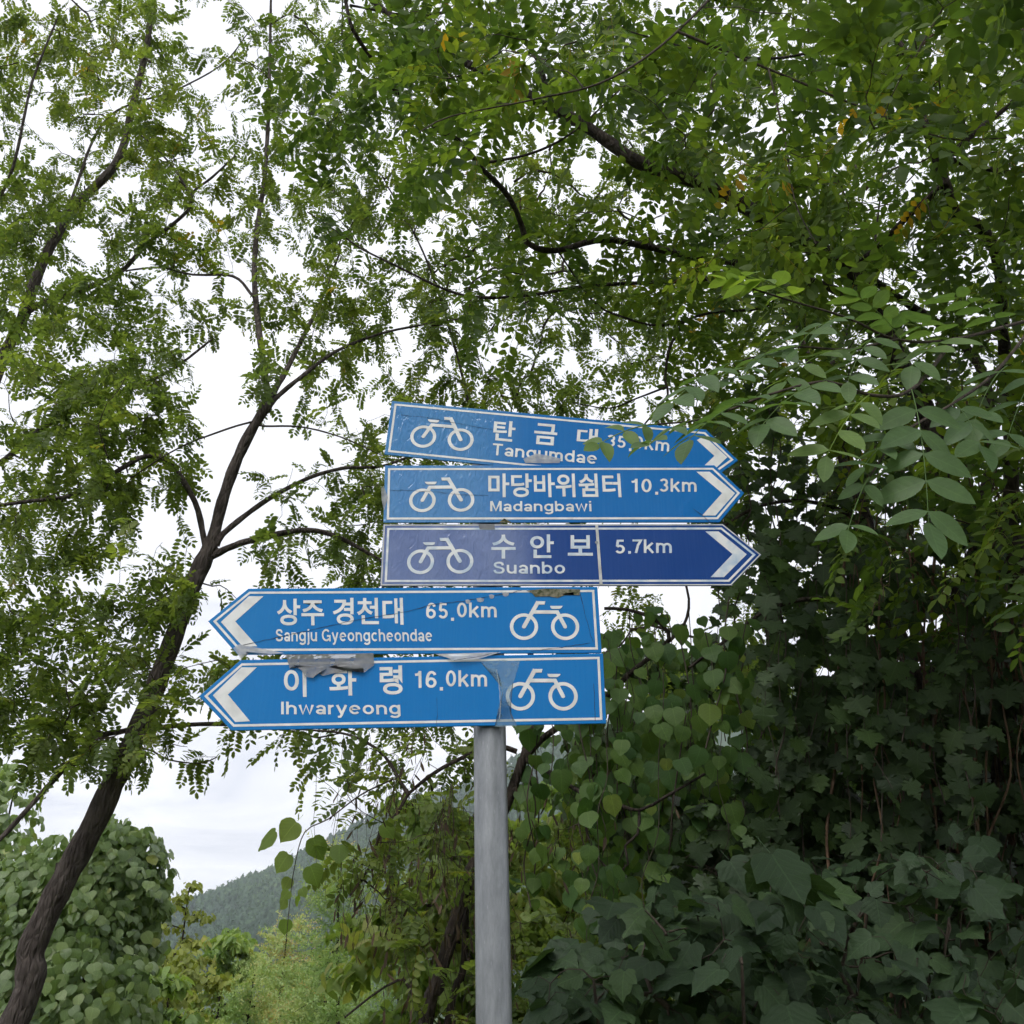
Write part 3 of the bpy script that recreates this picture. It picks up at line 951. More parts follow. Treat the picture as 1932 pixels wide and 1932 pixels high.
class Sign:
    def __init__(self, label, outline, Yf, mat, white, trim=None):
        self.Y = Yf
        self.out = [self.p(q) for q in outline]
        c = np.mean(np.array(self.out), axis=0)
        self.o = thing('direction_sign', (c[0], Yf + 0.002, c[1]), label, 'sign', 'blue cycle route signs on the post')
        self.white = white
        n = len(self.out)
        # plate 2.5 mm thick with a small rounded rim
        def ring(d, y):
            return [(x, y, z) for x, z in self.inset(d)]
        V = ring(0.0011, Yf) + ring(0.0, Yf + 0.0008) + ring(0.0, Yf + 0.0028)
        me = bpy.data.meshes.new('panel')
        fs = [tuple(range(n)), tuple(reversed(range(2 * n, 3 * n)))]
        for k in range(2):
            for i in range(n):
                j = (i + 1) % n
                fs.append((k * n + i, (k + 1) * n + i, (k + 1) * n + j, k * n + j))
        b = np.array(self.o.location)
        me.from_pydata([tuple(np.array(v) - b) for v in V], [], fs)
        me.materials.append(mat)
        link('panel', me, self.o)
        self.lay = 0
        # two clamp bands hold the plate to the post
        zc = [q[1] for q in self.out]
        for s in (0.25, 0.75):
            z = min(zc) + (max(zc) - min(zc)) * s
            pc = post_base + pd * (z - post_base[2])
            ang = np.linspace(0, 2 * math.pi, 25)
            V, F = [], []
            for a in ang:
                for dz in (-0.012, 0.012):
                    for rr in (RP + 0.0005, RP + 0.0032):
                        V.append((pc[0] + rr * math.cos(a), pc[1] + rr * math.sin(a), z + dz))
            for i in range(24):
                q = i * 4
                F += [(q, q + 2, q + 6, q + 4), (q + 1, q + 5, q + 7, q + 3), (q, q + 4, q + 5, q + 1), (q + 2, q + 3, q + 7, q + 6)]
            part('clamp', V, F, GALV, self.o)
    def p(self, q):
        w = at(q[0], q[1], self.Y)
        return (w[0], w[2])
    def inset(self, d, poly=None):
        P = [np.array(q) for q in (poly or self.out)]
        n = len(P)
        area = sum(P[i][0] * P[(i + 1) % n][1] - P[(i + 1) % n][0] * P[i][1] for i in range(n))
        sg = 1 if area > 0 else -1
        res = []
        for i in range(n):
            a, b, c = P[i - 1], P[i], P[(i + 1) % n]
            e1 = unit(b - a); e2 = unit(c - b)
            n1 = sg * np.array([-e1[1], e1[0]]); n2 = sg * np.array([-e2[1], e2[0]])
            k = (n1 + n2) / max(1 + n1 @ n2, 0.2)
            res.append(tuple(b + k * d))
        return res
    def flat(self, name, polys, mat, dy=0.0006, step=0.00008, label=None):
        """polys: list of lists of (x,z) in the plate's plane"""
        V, F = [], []
        b = np.array(self.o.location)
        for k, poly in enumerate(polys):
            n0 = len(V)
            V += [tuple(np.array((x, self.Y - dy - step * k, z)) - b) for x, z in poly]
            F.append(tuple(range(n0, len(V))))
        me = bpy.data.meshes.new(name)
        me.from_pydata(V, [], F)
        me.materials.append(mat)
        o = link(name, me, self.o)
        if label:
            o['label'] = label
        return o
    def border(self, d, w, mat=None, name='border'):
        A, B = self.inset(d), self.inset(d + w)
        n = len(A)
        self.flat(name, [[A[i], A[(i + 1) % n], B[(i + 1) % n], B[i]] for i in range(n)], mat or self.white, 0.0005, 0.0)
    def chevron(self, pts):
        q = [self.p(x) for x in pts]
        a, b = q[:3], q[3:]           # outer top, outer tip, outer bottom / inner bottom, inner tip, inner top
        self.flat('arrow_chevron', [[a[0], a[1], b[1], b[2]], [a[1], a[2], b[0], b[1]]], self.white, 0.0006, 0.0)
    def bike(self, rear, front):
        r_, f_ = np.array(self.p(rear)), np.array(self.p(front))
        ex = (f_ - r_)
        k = np.linalg.norm(ex) / 364.0
        ex = unit(ex)
        ez = np.array([-ex[1], ex[0]])
        if ez[1] < 0:
            ez = -ez
        def P(x, y):
            return tuple(r_ + k * (ex * (x - 432) + ez * (1037 - y)))
        polys = []
        def ring(cx, cy, R1, R0, n=44):
            for i in range(n):
                a, b = 2 * math.pi * i / n, 2 * math.pi * (i + 1) / n
                polys.append([P(cx + R1 * math.cos(a), cy + R1 * math.sin(a)), P(cx + R1 * math.cos(b), cy + R1 * math.sin(b)),
                              P(cx + R0 * math.cos(b), cy + R0 * math.sin(b)), P(cx + R0 * math.cos(a), cy + R0 * math.sin(a))])
        ring(432, 1037, 125, 94)
        ring(796, 1037, 125, 94)
        strokes = []
        def stroke(x0, y0, x1, y1, w, capa=True, capb=False):
            dx, dy = x1 - x0, y1 - y0
            l = math.hypot(dx, dy); dx, dy = dx / l, dy / l
            nx_, ny_ = -dy * w / 2, dx * w / 2
            pts = []
            if capa:
                base = math.atan2(ny_, nx_)
                pts += [(x0 + w / 2 * math.cos(base + math.pi * i / 8), y0 + w / 2 * math.sin(base + math.pi * i / 8)) for i in range(9)]
            else:
                pts += [(x0 + nx_, y0 + ny_), (x0 - nx_, y0 - ny_)]
            pts += [(x1 - nx_, y1 - ny_), (x1 + nx_, y1 + ny_)]
            strokes.append([P(*q) for q in pts])
        stroke(432, 1037, 502, 893, 34)
        stroke(796, 1037, 668, 800, 36)
        stroke(487, 899, 728, 899, 33, False)
        strokes.append([P(604, 796), P(680, 796), P(690, 828), P(612, 828)])
        strokes.append([P(449, 840), P(563, 840), P(556, 862), P(542, 869), P(478, 869), P(458, 856)])
        b = np.array(self.o.location)
        V, F = [], []
        for kk, poly in enumerate(polys + strokes):
            lay = 0 if kk < 44 else 1 if kk < 88 else 2 + kk - 88
            n0 = len(V)
            V += [tuple(np.array((x, self.Y - 0.0006 - 0.00008 * lay, z)) - b) for x, z in poly]
            F.append(tuple(range(n0, len(V))))
        me = bpy.data.meshes.new('bicycle_symbol')
        me.from_pydata(V, [], F)
        me.materials.append(self.white)
        link('bicycle_symbol', me, self.o)
    def text(self, name, items, mat=None):
        """items: (string, crop, x0, x1, top at x0, bottom at x0, slope, weight) - the glyphs' box is fitted to the box read off"""
        V, F = [], []
        b = np.array(self.o.location)
        for s, crop, x0, x1, yt, yb, slope, wgt in items:
            gv, gf = glyphs(s, wgt)
            lo, hi = gv.min(axis=0), gv.max(axis=0)
            q00 = np.array(self.p(crop(x0, yb))); q10 = np.array(self.p(crop(x1, yb + slope * (x1 - x0))))
            q01 = np.array(self.p(crop(x0 + slope * (yb - yt), yt))) if slope else np.array(self.p(crop(x0, yt)))
            n0 = len(V)
            for g in gv:
                u, v = (g[:2] - lo[:2]) / (hi[:2] - lo[:2])
                w = q00 + (q10 - q00) * u + (q01 - q00) * v
                V.append(tuple(np.array((w[0], self.Y - 0.0006 - 0.00006 * g[2], w[1])) - b))
            F += [tuple(n0 + i for i in f) for f in gf]
        me = bpy.data.meshes.new(name)
        me.from_pydata(V, [], F)
        me.materials.append(mat or self.white)
        link(name, me, self.o)
    def film(self, name, pts, mat, lift, curl=0.0, seed=1, dy=0.0012):
        """a loose sheet: outline with inner points, standing off the plate by lift (one per point or a number)"""
        r = random.Random(seed)
        q = [self.p(x) for x in pts]
        c = np.mean(np.array(q), axis=0)
        lf = lift if hasattr(lift, '__len__') else [lift] * len(q)
        ring0 = [(x, self.Y - dy - l, z) for (x, z), l in zip(q, lf)]
        V = list(ring0)
        for (x, z), l in zip(q, lf):
            V.append((x + (c[0] - x) * 0.45 + r.uniform(-.002, .002), self.Y - dy - l * 0.55 - curl * r.random(), z + (c[1] - z) * 0.45 + r.uniform(-.002, .002)))
        V.append((c[0], self.Y - dy - curl * 0.3, c[1]))
        n = len(q)
        F = []
        for i in range(n):
            j = (i + 1) % n
            F += [(i, j, n + j), (i, n + j, n + i), (n + i, n + j, 2 * n)]
        part(name, V, F, mat, self.o, True)
    def line(self, name, pts, w, mat=None, dy=0.0011):
        q = catmull(np.array([(*self.p(x), 0) for x in pts]), 0.012)
        q[1:-1, :2] += G.normal(0, 0.0006, (len(q) - 2, 2))
        T = unit(np.gradient(q, axis=0))
        nrm = np.stack([-T[:, 1], T[:, 0]], axis=1)
        ww = w * G.uniform(0.5, 1.3, len(q))[:, None] / 2
        A = q[:, :2] + nrm * ww; B = q[:, :2] - nrm * ww
        V = [(x, self.Y - dy, z) for x, z in A] + [(x, self.Y - dy, z) for x, z in B]
        n = len(q)
        F = [(i, i + 1, n + i + 1, n + i) for i in range(n - 1)]
        part(name, V, F, mat or CRACK, self.o)

def hangul(s, wgt):
    cu = bpy.data.curves.new('lettering', 'FONT')
    cu.body = s
    cu.size = 1.0
    cu.offset = wgt
    cu.resolution_u = 5
    o = bpy.data.objects.new('lettering', cu)
    COL.objects.link(o)
    bpy.context.view_layer.update()
    me = bpy.data.meshes.new_from_object(o.evaluated_get(bpy.context.evaluated_depsgraph_get()))
    V = np.array([v.co for v in me.vertices])
    V[:, 2] = 0
    F = [tuple(p.vertices) for p in me.polygons]
    bpy.data.objects.remove(o)
    bpy.data.curves.remove(cu)
    bpy.data.meshes.remove(me)
    return V, F

def arc(cx, cy, rx, ry, a0, a1, n=14):
    return [(cx + rx * math.cos(rad(a0 + (a1 - a0) * i / n)), cy + ry * math.sin(rad(a0 + (a1 - a0) * i / n))) for i in range(n + 1)]
def curve(*p):
    return [tuple(q[:2]) for q in catmull(np.array([(x, y, 0) for x, y in p]), 0.05)]
O_ = arc(.33, .37, .25, .29, 0, 360, 28)
# sans-serif letters as centre lines (cap height 1); (strokes, width)
STROKES = {
 'a': ([arc(.27, .205, .19, .135, 0, 360, 20), [(.50, 0), (.50, .46)] + arc(.29, .46, .21, .20, 0, 165)], .58),
 'b': ([O_, [(.08, 0), (.08, 1)]], .66), 'd': ([O_, [(.58, 0), (.58, 1)]], .66), 'o': ([O_], .66),
 'c': ([arc(.33, .37, .25, .29, 48, 312, 20)], .60),
 'e': ([[(.08, .39), (.58, .39)] + arc(.33, .37, .25, .29, 4, 318, 24)], .66),
 'g': ([O_, [(.58, .74), (.58, -.04)] + arc(.33, -.04, .25, .17, 0, -155)], .66),
 'h': ([[(.08, 0), (.08, 1)], arc(.31, .43, .23, .23, 180, 0) + [(.54, 0)]], .62),
 'i': ([[(.08, 0), (.08, .74)], [(.08, .86), (.08, 1.0)]], .16),
 'j': ([[(.14, .74), (.14, -.1)] + arc(.03, -.1, .11, .11, 0, -95), [(.14, .86), (.14, 1.0)]], .22),
 'k': ([[(.08, 0), (.08, 1)], [(.52, .74), (.10, .29)], [(.24, .44), (.54, 0)]], .58),
 'm': ([[(.08, 0), (.08, .74)], arc(.27, .45, .19, .21, 180, 0) + [(.46, 0)], arc(.65, .45, .19, .21, 180, 0) + [(.84, 0)]], .92),
 'n': ([[(.08, 0), (.08, .74)], arc(.31, .43, .23, .23, 180, 0) + [(.54, 0)]], .62),
 'r': ([[(.08, 0), (.08, .74)], arc(.30, .42, .22, .24, 180, 82)], .36),
 'u': ([[(.54, 0), (.54, .74)], [(.08, .74)] + arc(.31, .31, .23, .23, 180, 360)], .62),
 'w': ([[(.05, .74), (.23, .03), (.43, .72), (.63, .03), (.81, .74)]], .86),
 'y': ([[(.05, .74), (.31, .03)], [(.57, .74), (.28, -.08)] + [(.22, -.19), (.08, -.20)]], .62),
 'G': ([arc(.44, .5, .35, .42, 42, 318, 26), [(.79, 0), (.79, .44), (.50, .44)]], .87),
 'I': ([[(.08, 0), (.08, 1)]], .16),
 'M': ([[(.08, 0), (.08, 1)], [(.76, 0), (.76, 1)], [(.10, 1), (.42, .08), (.74, 1)]], .84),
 'S': ([curve((.60, .70), (.52, .87), (.34, .92), (.15, .86), (.10, .71), (.19, .58), (.38, .51), (.57, .42), (.62, .27), (.54, .12), (.34, .08), (.14, .13), (.07, .31))], .70),
 'T': ([[(.02, .92), (.70, .92)], [(.36, 0), (.36, .9)]], .72),
 '0': ([arc(.29, .5, .21, .42, 0, 360, 30)], .58),
 '1': ([[(.34, 0), (.34, 1)], [(.34, .92), (.25, .80), (.08, .77)]], .50),
 '3': ([arc(.27, .715, .19, .205, 155, -88, 18), arc(.27, .295, .21, .215, 88, -155, 18)], .56),
 '5': ([[(.50, .92), (.17, .92), (.12, .50)], arc(.28, .315, .21, .235, 138, -152, 20)], .57),
 '6': ([arc(.29, .31, .21, .23, 0, 360, 26), curve((.08, .33), (.10, .60), (.19, .84), (.32, .92), (.45, .86), (.50, .75))], .58),
 '7': ([[(.04, .92), (.52, .92), (.36, .58), (.24, 0)]], .56),
}

def glyphs(s, t):
    """hangul from the built-in font, other letters as stroked outlines of width t"""
    if ord(s[0]) > 1000:
        return hangul(s, t)
    if s == '.':
        return np.array([(0, 0, 0), (1, 0, 0), (1, 1, 0), (0, 1, 0)], float), [(0, 1, 2, 3)]
    V, F = [], []
    x0 = 0.0
    lay = 0
    for ch in s:
        if ch == ' ':
            x0 += 0.34
            continue
        st, w = STROKES[ch]
        for ln in st:
            P = np.array(ln, float)
            d = np.linalg.norm(np.diff(P, axis=0), axis=1)
            P = P[np.concatenate([[True], d > 1e-5])]
            closed = np.linalg.norm(P[0] - P[-1]) < 1e-5
            D = unit(np.diff(P, axis=0))
            Nn = np.stack([-D[:, 1], D[:, 0]], axis=1)
            n0 = len(V)
            for i in range(len(P)):
                if i == 0:
                    na, nb_ = (Nn[-1], Nn[0]) if closed else (Nn[0], Nn[0])
                elif i == len(P) - 1:
                    na, nb_ = (Nn[-1], Nn[0]) if closed else (Nn[-1], Nn[-1])
                else:
                    na, nb_ = Nn[i - 1], Nn[i]
                m = (na + nb_) / max(1 + na @ nb_, 0.45)
                V += [(x0 + P[i][0] + m[0] * t / 2, P[i][1] + m[1] * t / 2, lay), (x0 + P[i][0] - m[0] * t / 2, P[i][1] - m[1] * t / 2, lay)]
            F += [(n0 + 2 * i, n0 + 2 * i + 1, n0 + 2 * i + 3, n0 + 2 * i + 2) for i in range(len(P) - 1)]
            lay = (lay + 1) % 6
        x0 += w + 0.13
    return np.array(V, float), F

BLUE = (0.0, 0.138, 0.44)
YS = YP - RP - 0.013
HW, LW, DW = 0.02, 0.155, 0.15
# --- first sign from the top
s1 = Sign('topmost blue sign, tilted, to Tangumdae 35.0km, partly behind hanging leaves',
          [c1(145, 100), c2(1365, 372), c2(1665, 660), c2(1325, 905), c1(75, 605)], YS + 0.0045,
          paint('sheeting_blue_wrinkled', BLUE, (0.10, 0.29, 0.48), (-0.33, -0.10, 0.42), (-0.27, -0.12)), WHITE)  # left end carries the film's sky reflection as a paler colour
s1.border(0.0085, 0.0058)
s1.chevron([c2(1345, 432), c2(1562, 632), c2(1300, 880), c2(1180, 868), c2(1440, 620), c2(1275, 470)])
s1.bike(c1(440, 437), c1(792, 467))
s1.text('place_name_lettering', [('탄', c1, 1092, 1298, 280, 470, 0.09, HW), ('금', c1, 1475, 1692, 308, 505, 0.09, HW), ('대', c2, 140, 335, 352, 520, 0.09, HW)])
s1.text('romanised_lettering', [('Tangumdae', c1, 1085, 2069, 500, 642, 0.09, LW)])
s1.text('distance_lettering', [('35', c2, 425, 600, 418, 528, 0.11, DW), ('.', c2, 637, 660, 548, 574, 0, 0.03), ('0km', c2, 683, 1012, 432, 552, 0.10, DW)])
s1.film('peeling_film', [c1(1380, 650), c1(1500, 600), c1(1650, 625), c1(1740, 650), c1(1720, 690), c1(1400, 690)], FILM, 0.001, 0.001, 3)
s1.line('crack', [c1(230, 235), c1(500, 262), c1(760, 315), c1(1090, 372)], 0.0009)
# --- second
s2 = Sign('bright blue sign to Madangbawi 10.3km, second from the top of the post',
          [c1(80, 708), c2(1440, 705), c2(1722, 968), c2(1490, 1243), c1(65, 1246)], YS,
          paint('sheeting_blue_painted_sheen', BLUE, (0.13, 0.31, 0.53), (-0.33, -0.13, 0.50), (-0.28, -0.13)), WHITE)  # sky reflection painted in as the paler left end
s2.border(0.0085, 0.0058)
s2.chevron([c2(1395, 768), c2(1635, 970), c2(1450, 1180), c2(1325, 1180), c2(1512, 970), c2(1270, 768)])
s2.bike(c1(432, 1037), c1(796, 1033))
s2.text('place_name_lettering', [('마당바위쉼터', c1, 1052, 2306, 785, 1008, 0, HW)])
s2.text('romanised_lettering', [('Madangbawi', c1, 1070, 2025, 1042, 1168, 0, LW)])
s2.text('distance_lettering', [('10', c2, 660, 850, 835, 962, 0, DW), ('.', c2, 884, 911, 957, 984, 0, 0.03), ('3km', c2, 926, 1273, 832, 962, 0, DW)])
s2.line('crack', [c1(120, 940), c1(500, 955), c1(800, 985), c1(1050, 990)], 0.0008)
s2.line('crack', [c2(1240, 1120), c2(1330, 1185), c2(1400, 1245)], 0.0012)
s2.film('peeling_film', [c1(45, 930), c1(70, 905), c1(108, 1010), c1(72, 1140), c1(50, 1040)], FILM, [0.004, 0.002, 0.0, 0.001, 0.004], 0.001, 4)
s2.film('moss_stain', [c1(1150, 1246), c1(1200, 1208), c1(1262, 1238), c1(1270, 1250)], MOSS, 0.0, 0.0, 5, 0.0009)
# --- third
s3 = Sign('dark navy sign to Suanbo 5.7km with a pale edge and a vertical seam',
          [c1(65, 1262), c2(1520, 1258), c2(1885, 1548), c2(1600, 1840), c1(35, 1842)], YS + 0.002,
          paint('sheeting_navy', (0.0, 0.045, 0.23), (0.18, 0.235, 0.42), (-0.22, -0.125, 0.72), (-0.22, -0.02), 0.28, 0.05), WHITE3)  # greyed left end: sky glare on the film mixed into the colour
s3.border(0.0012, 0.0030, EDGE3, 'edge_strip')
s3.border(0.0105, 0.0056)
s3.chevron([c2(1480, 1330), c2(1745, 1545), c2(1530, 1760), c2(1405, 1760), c2(1610, 1543), c2(1355, 1330)])
s3.bike(c1(415, 1615), c1(785, 1610))
s3.text('place_name_lettering', [('수', c1, 1080, 1310, 1360, 1585, 0, HW), ('안', c1, 1445, 1670, 1358, 1580, 0, HW), ('보', c2, 62, 297, 1365, 1558, 0, HW)])
s3.text('romanised_lettering', [('Suanbo', c1, 1100, 1775, 1615, 1728, 0, LW)])
s3.text('distance_lettering', [('5', c2, 510, 598, 1407, 1538, 0, DW), ('.', c2, 630, 655, 1515, 1540, 0, 0.03), ('7km', c2, 670, 1040, 1405, 1538, 0, DW)])
q = [s3.p(c2(320, 1275)), s3.p(c2(346, 1275)), s3.p(c2(388, 1828)), s3.p(c2(360, 1828))]
s3.flat('seam_strip', [q], EDGE3, 0.0016)
cc = np.array(s3.p(c2(332, 1436)))
s3.flat('bolt_head', [[tuple(cc + 0.0042 * np.array([math.cos(a), math.sin(a)])) for a in np.linspace(0, 2 * math.pi, 12, endpoint=False)]], GALV, 0.0028)
s3.film('dirt_stain', [c1(960, 1262), c1(1110, 1262), c1(1115, 1312), c1(970, 1310)], FILMDIRTY, 0.0, 0.0, 6, 0.0012)
# --- fourth
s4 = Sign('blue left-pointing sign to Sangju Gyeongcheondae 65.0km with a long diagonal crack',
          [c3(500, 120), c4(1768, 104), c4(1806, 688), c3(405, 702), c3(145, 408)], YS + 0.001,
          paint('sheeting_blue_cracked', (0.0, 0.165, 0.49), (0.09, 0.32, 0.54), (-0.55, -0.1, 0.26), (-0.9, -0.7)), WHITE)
s4.border(0.0085, 0.0058)
s4.chevron([c3(505, 188), c3(258, 415), c3(450, 632), c3(580, 630), c3(385, 410), c3(635, 188)])
s4.bike(c4(1483, 457), c4(1120, 456))
s4.text('place_name_lettering', [('상주', c3, 752, 1170, 210, 445, 0, HW), ('경천대', c3, 1245, 1870, 202, 440, 0, HW)])
s4.text('romanised_lettering', [('Sangju Gyeongcheondae', c3, 742, 2126, 478, 618, 0, LW)])
s4.text('distance_lettering', [('65', c4, 257, 448, 246, 385, 0, DW), ('.', c4, 477, 503, 378, 405, 0, 0.03), ('0km', c4, 530, 880, 244, 380, 0, DW)])
s4.line('crack', [c3(430, 625), c3(900, 520), c3(1400, 410), c3(1930, 318), c4(300, 265), c4(620, 225), c4(1100, 138)], 0.0013)
s4.line('crack', [c4(1618, 170), c4(1660, 350), c4(1700, 500), c4(1730, 590)], 0.0011)
s4.line('crack', [c4(1180, 675), c4(1420, 645), c4(1700, 600)], 0.0011)
s4.film('peeling_film', [c3(370, 650), c3(420, 615), c3(560, 640), c3(820, 690), c3(700, 700), c3(470, 695), c3(445, 748), c3(410, 705)], FILM, [0.004, 0.002, 0.001, 0.0, 0.002, 0.003, 0.006, 0.005], 0.002, 7)
s4.film('moss_stain', [c4(1140, 140), c4(1300, 122), c4(1500, 125), c4(1615, 128), c4(1612, 180), c4(1480, 178), c4(1420, 202), c4(1340, 190), c4(1220, 192), c4(1190, 160)], MOSS, 0.0, 0.0, 8, 0.0013)
for k, (x, y, w) in enumerate([(735, 222, 34), (835, 192, 24), (958, 172, 30), (625, 236, 22)]):
    s4.film('glue_patch', [c4(x - w, y - 14), c4(x, y - 20), c4(x + w, y - 10), c4(x + w * .8, y + 12), c4(x, y + 20), c4(x - w * .7, y + 14)], FILM, 0.0, 0.0004, 20 + k)
# --- fifth
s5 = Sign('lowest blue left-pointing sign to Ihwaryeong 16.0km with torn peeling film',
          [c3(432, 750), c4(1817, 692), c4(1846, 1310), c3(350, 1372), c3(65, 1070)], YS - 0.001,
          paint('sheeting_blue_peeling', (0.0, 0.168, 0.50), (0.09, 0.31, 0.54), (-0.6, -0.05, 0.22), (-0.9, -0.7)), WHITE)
s5.border(0.0085, 0.0058)
s5.chevron([c3(440, 815), c3(188, 1062), c3(385, 1298), c3(515, 1290), c3(320, 1055), c3(575, 815)])
s5.bike(c4(1465, 1070), c4(1088, 1070))
s5.text('place_name_lettering', [('이', c3, 815, 1015, 820, 1078, -0.01, HW), ('화', c3, 1215, 1455, 810, 1066, -0.01, HW), ('령', c3, 1660, 1862, 800, 1056, -0.01, HW)])
s5.text('romanised_lettering', [('Ihwaryeong', c3, 790, 1845, 1118, 1262, 0, LW)])
s5.text('distance_lettering', [('16', c4, 158, 350, 848, 998, -0.01, DW), ('.', c4, 378, 406, 990, 1020, 0, 0.03), ('0km', c4, 432, 795, 842, 990, 0, DW)])
s5.film('peeling_film', [c3(825, 706), c3(1200, 700), c3(1605, 692), c3(1612, 800), c3(1560, 840), c3(1525, 870), c3(1510, 800), c3(1360, 772), c3(1355, 850), c3(1160, 895), c3(1115, 870), c3(1075, 915), c3(1005, 905), c3(975, 850), c3(905, 800), c3(868, 830), c3(848, 760)],
        FILMDIRTY, [0.001, 0.001, 0.001, 0.002, 0.004, 0.006, 0.003, 0.001, 0.002, 0.003, 0.003, 0.005, 0.004, 0.003, 0.002, 0.002, 0.001], 0.001, 9, 0.0016)
s5.film('peeling_film', [c4(340, 700), c4(620, 692), c4(915, 682), c4(870, 700), c4(720, 750), c4(510, 770), c4(440, 735)], FILM, [0.001, 0.001, 0.001, 0.003, 0.006, 0.008, 0.004], 0.002, 10, 0.0016)
s5.film('glue_residue', [c4(730, 762), c4(900, 752), c4(1085, 760), c4(1050, 880), c4(1025, 960), c4(1008, 1100), c4(1008, 1250), c4(1060, 1335), c4(860, 1340), c4(905, 1290), c4(912, 1150), c4(900, 950), c4(870, 830), c4(800, 815)], GLUE, 0.0, 0.0003, 11, 0.0010)
s5.line('crack', [c4(1020, 955), c4(1003, 1100), c4(1004, 1230), c4(1025, 1290)], 0.0010, None, 0.0016)
s5.line('crack', [c4(880, 835), c4(905, 1000), c4(912, 1180), c4(905, 1270)], 0.0007, WHITE, 0.0016)
s5.line('crack', [c4(1735, 960), c4(1740, 1100), c4(1748, 1290)], 0.0010)
s5.line('crack', [c4(352, 1080), c4(355, 1200), c4(352, 1330)], 0.0007)
s5.line('crack', [c4(505, 770), c4(700, 735), c4(905, 690)], 0.0012, None, 0.0105)

# ================================================================== TREES
rng = random.Random(5)
# ---- the leaning locust left of the signs
YL = 5.6
tb = at(10, 1960, YL)
base1 = np.array([tb[0] - 0.62, YL, float(ground_z(tb[0] - .62, YL))])
T1 = Tree('locust_tree', base1, 'slender leaning locust tree with grey brown forked trunk behind the left-pointing signs')
def w2r(w, Y):
    return w * Y * 1.07 / FPX / 2
T1.limb([base1 - (0.05, 0, 0.1)] + pxs([(10, 1960), (60, 1780), (130, 1640), (200, 1500), (265, 1360), (320, 1220), (365, 1100), (398, 1030)], YL), w2r(56, YL), w2r(33, YL), 'trunk', 0.08)
T1.limb(pxs([(398, 1034), (425, 930), (465, 830), (508, 758)], YL), w2r(25, YL), w2r(20, YL), 'trunk', 0.1)
T1.limb(pxs([(508, 765), (499, 700), (488, 620), (480, 530), (484, 440), (498, 340), (505, 230), (508, 110), (512, -60), (520, -260)], [YL, YL, YL, YL + .1, YL + .2, YL + .3, YL + .4, YL + .5, YL + .6, YL + .7]), w2r(15, YL), w2r(4, YL), 'trunk', 0.12)
T1.limb(pxs([(390, 1038), (384, 1013), (368, 946), (321, 873), (277, 860), (215, 893), (140, 933), (60, 945), (-20, 955), (-140, 960)], [YL, YL, YL - .05, YL - .15, YL - .2, YL - .3, YL - .35, YL - .4, YL - .4, YL - .4]), w2r(13, YL), w2r(5, YL))
T1.limb(pxs([(398, 1050), (440, 1030), (485, 1017), (578, 1000), (646, 1017), (720, 1060), (800, 1120)], [YL, YL, YL + .1, YL + .2, YL + .25, YL + .3, YL + .35]), w2r(15, YL), w2r(6, YL))
T1.limb(pxs([(408, 1030), (421, 1007), (485, 957), (568, 910), (646, 886), (720, 880), (800, 850)], [YL, YL, YL + .2, YL + .35, YL + .5, YL + .6, YL + .7]), w2r(13, YL), w2r(5, YL))
T1.limb(pxs([(505, 775), (520, 752), (570, 710), (640, 660), (720, 630), (800, 612), (880, 600)], [YL, YL, YL + .1, YL + .3, YL + .4, YL + .5, YL + .6]), w2r(11, YL), w2r(4, YL))
T1.limb(pxs([(508, 755), (522, 730), (545, 690), (570, 640), (605, 570), (640, 480)], [YL, YL, YL + .1, YL + .2, YL + .4, YL + .6]), w2r(14, YL), w2r(5, YL))
T1.limb(pxs([(483, 800), (501, 804), (568, 806), (646, 826), (700, 850)], YL), w2r(5, YL), w2r(2.5, YL))
T1.limb(pxs([(490, 792), (428, 809), (334, 846), (250, 900)], [YL, YL - .1, YL - .2, YL - .2]), w2r(5, YL), w2r(2.5, YL))
T1.limb(pxs([(270, 1392), (285, 1380), (317, 1370), (421, 1366), (520, 1374), (600, 1392)], [YL, YL, YL, YL + .1, YL + .2, YL + .3]), w2r(11, YL), w2r(4, YL))
T1.limb(pxs([(262, 1370), (240, 1378), (187, 1390), (140, 1430), (100, 1473), (0, 1584), (-90, 1660)], [YL, YL, YL - .1, YL - .2, YL - .3, YL - .45, YL - .6]), w2r(11, YL), w2r(7, YL))
T1.limb(pxs([(190, 1390), (175, 1350), (150, 1300), (80, 1250), (0, 1215), (-60, 1200)], [YL - .1, YL, YL + .1, YL + .2, YL + .3, YL + .3]), w2r(7, YL), w2r(3, YL))
T1.limb(pxs([(262, 1410), (290, 1418), (317, 1433), (378, 1440), (410, 1428)], YL), w2r(4, YL), w2r(2, YL))
T1.limb(pxs([(478, 560), (440, 521), (364, 518), (301, 505), (227, 512)], [YL, YL + .1, YL + .2, YL + .3, YL + .4]), w2r(7, YL), w2r(4, YL))
# broken stub low on the trunk
T1.limb(pxs([(62, 1790), (92, 1720), (108, 1655), (110, 1628)], YL - 0.02), w2r(26, YL), w2r(8, YL), 'stub', 0.05)

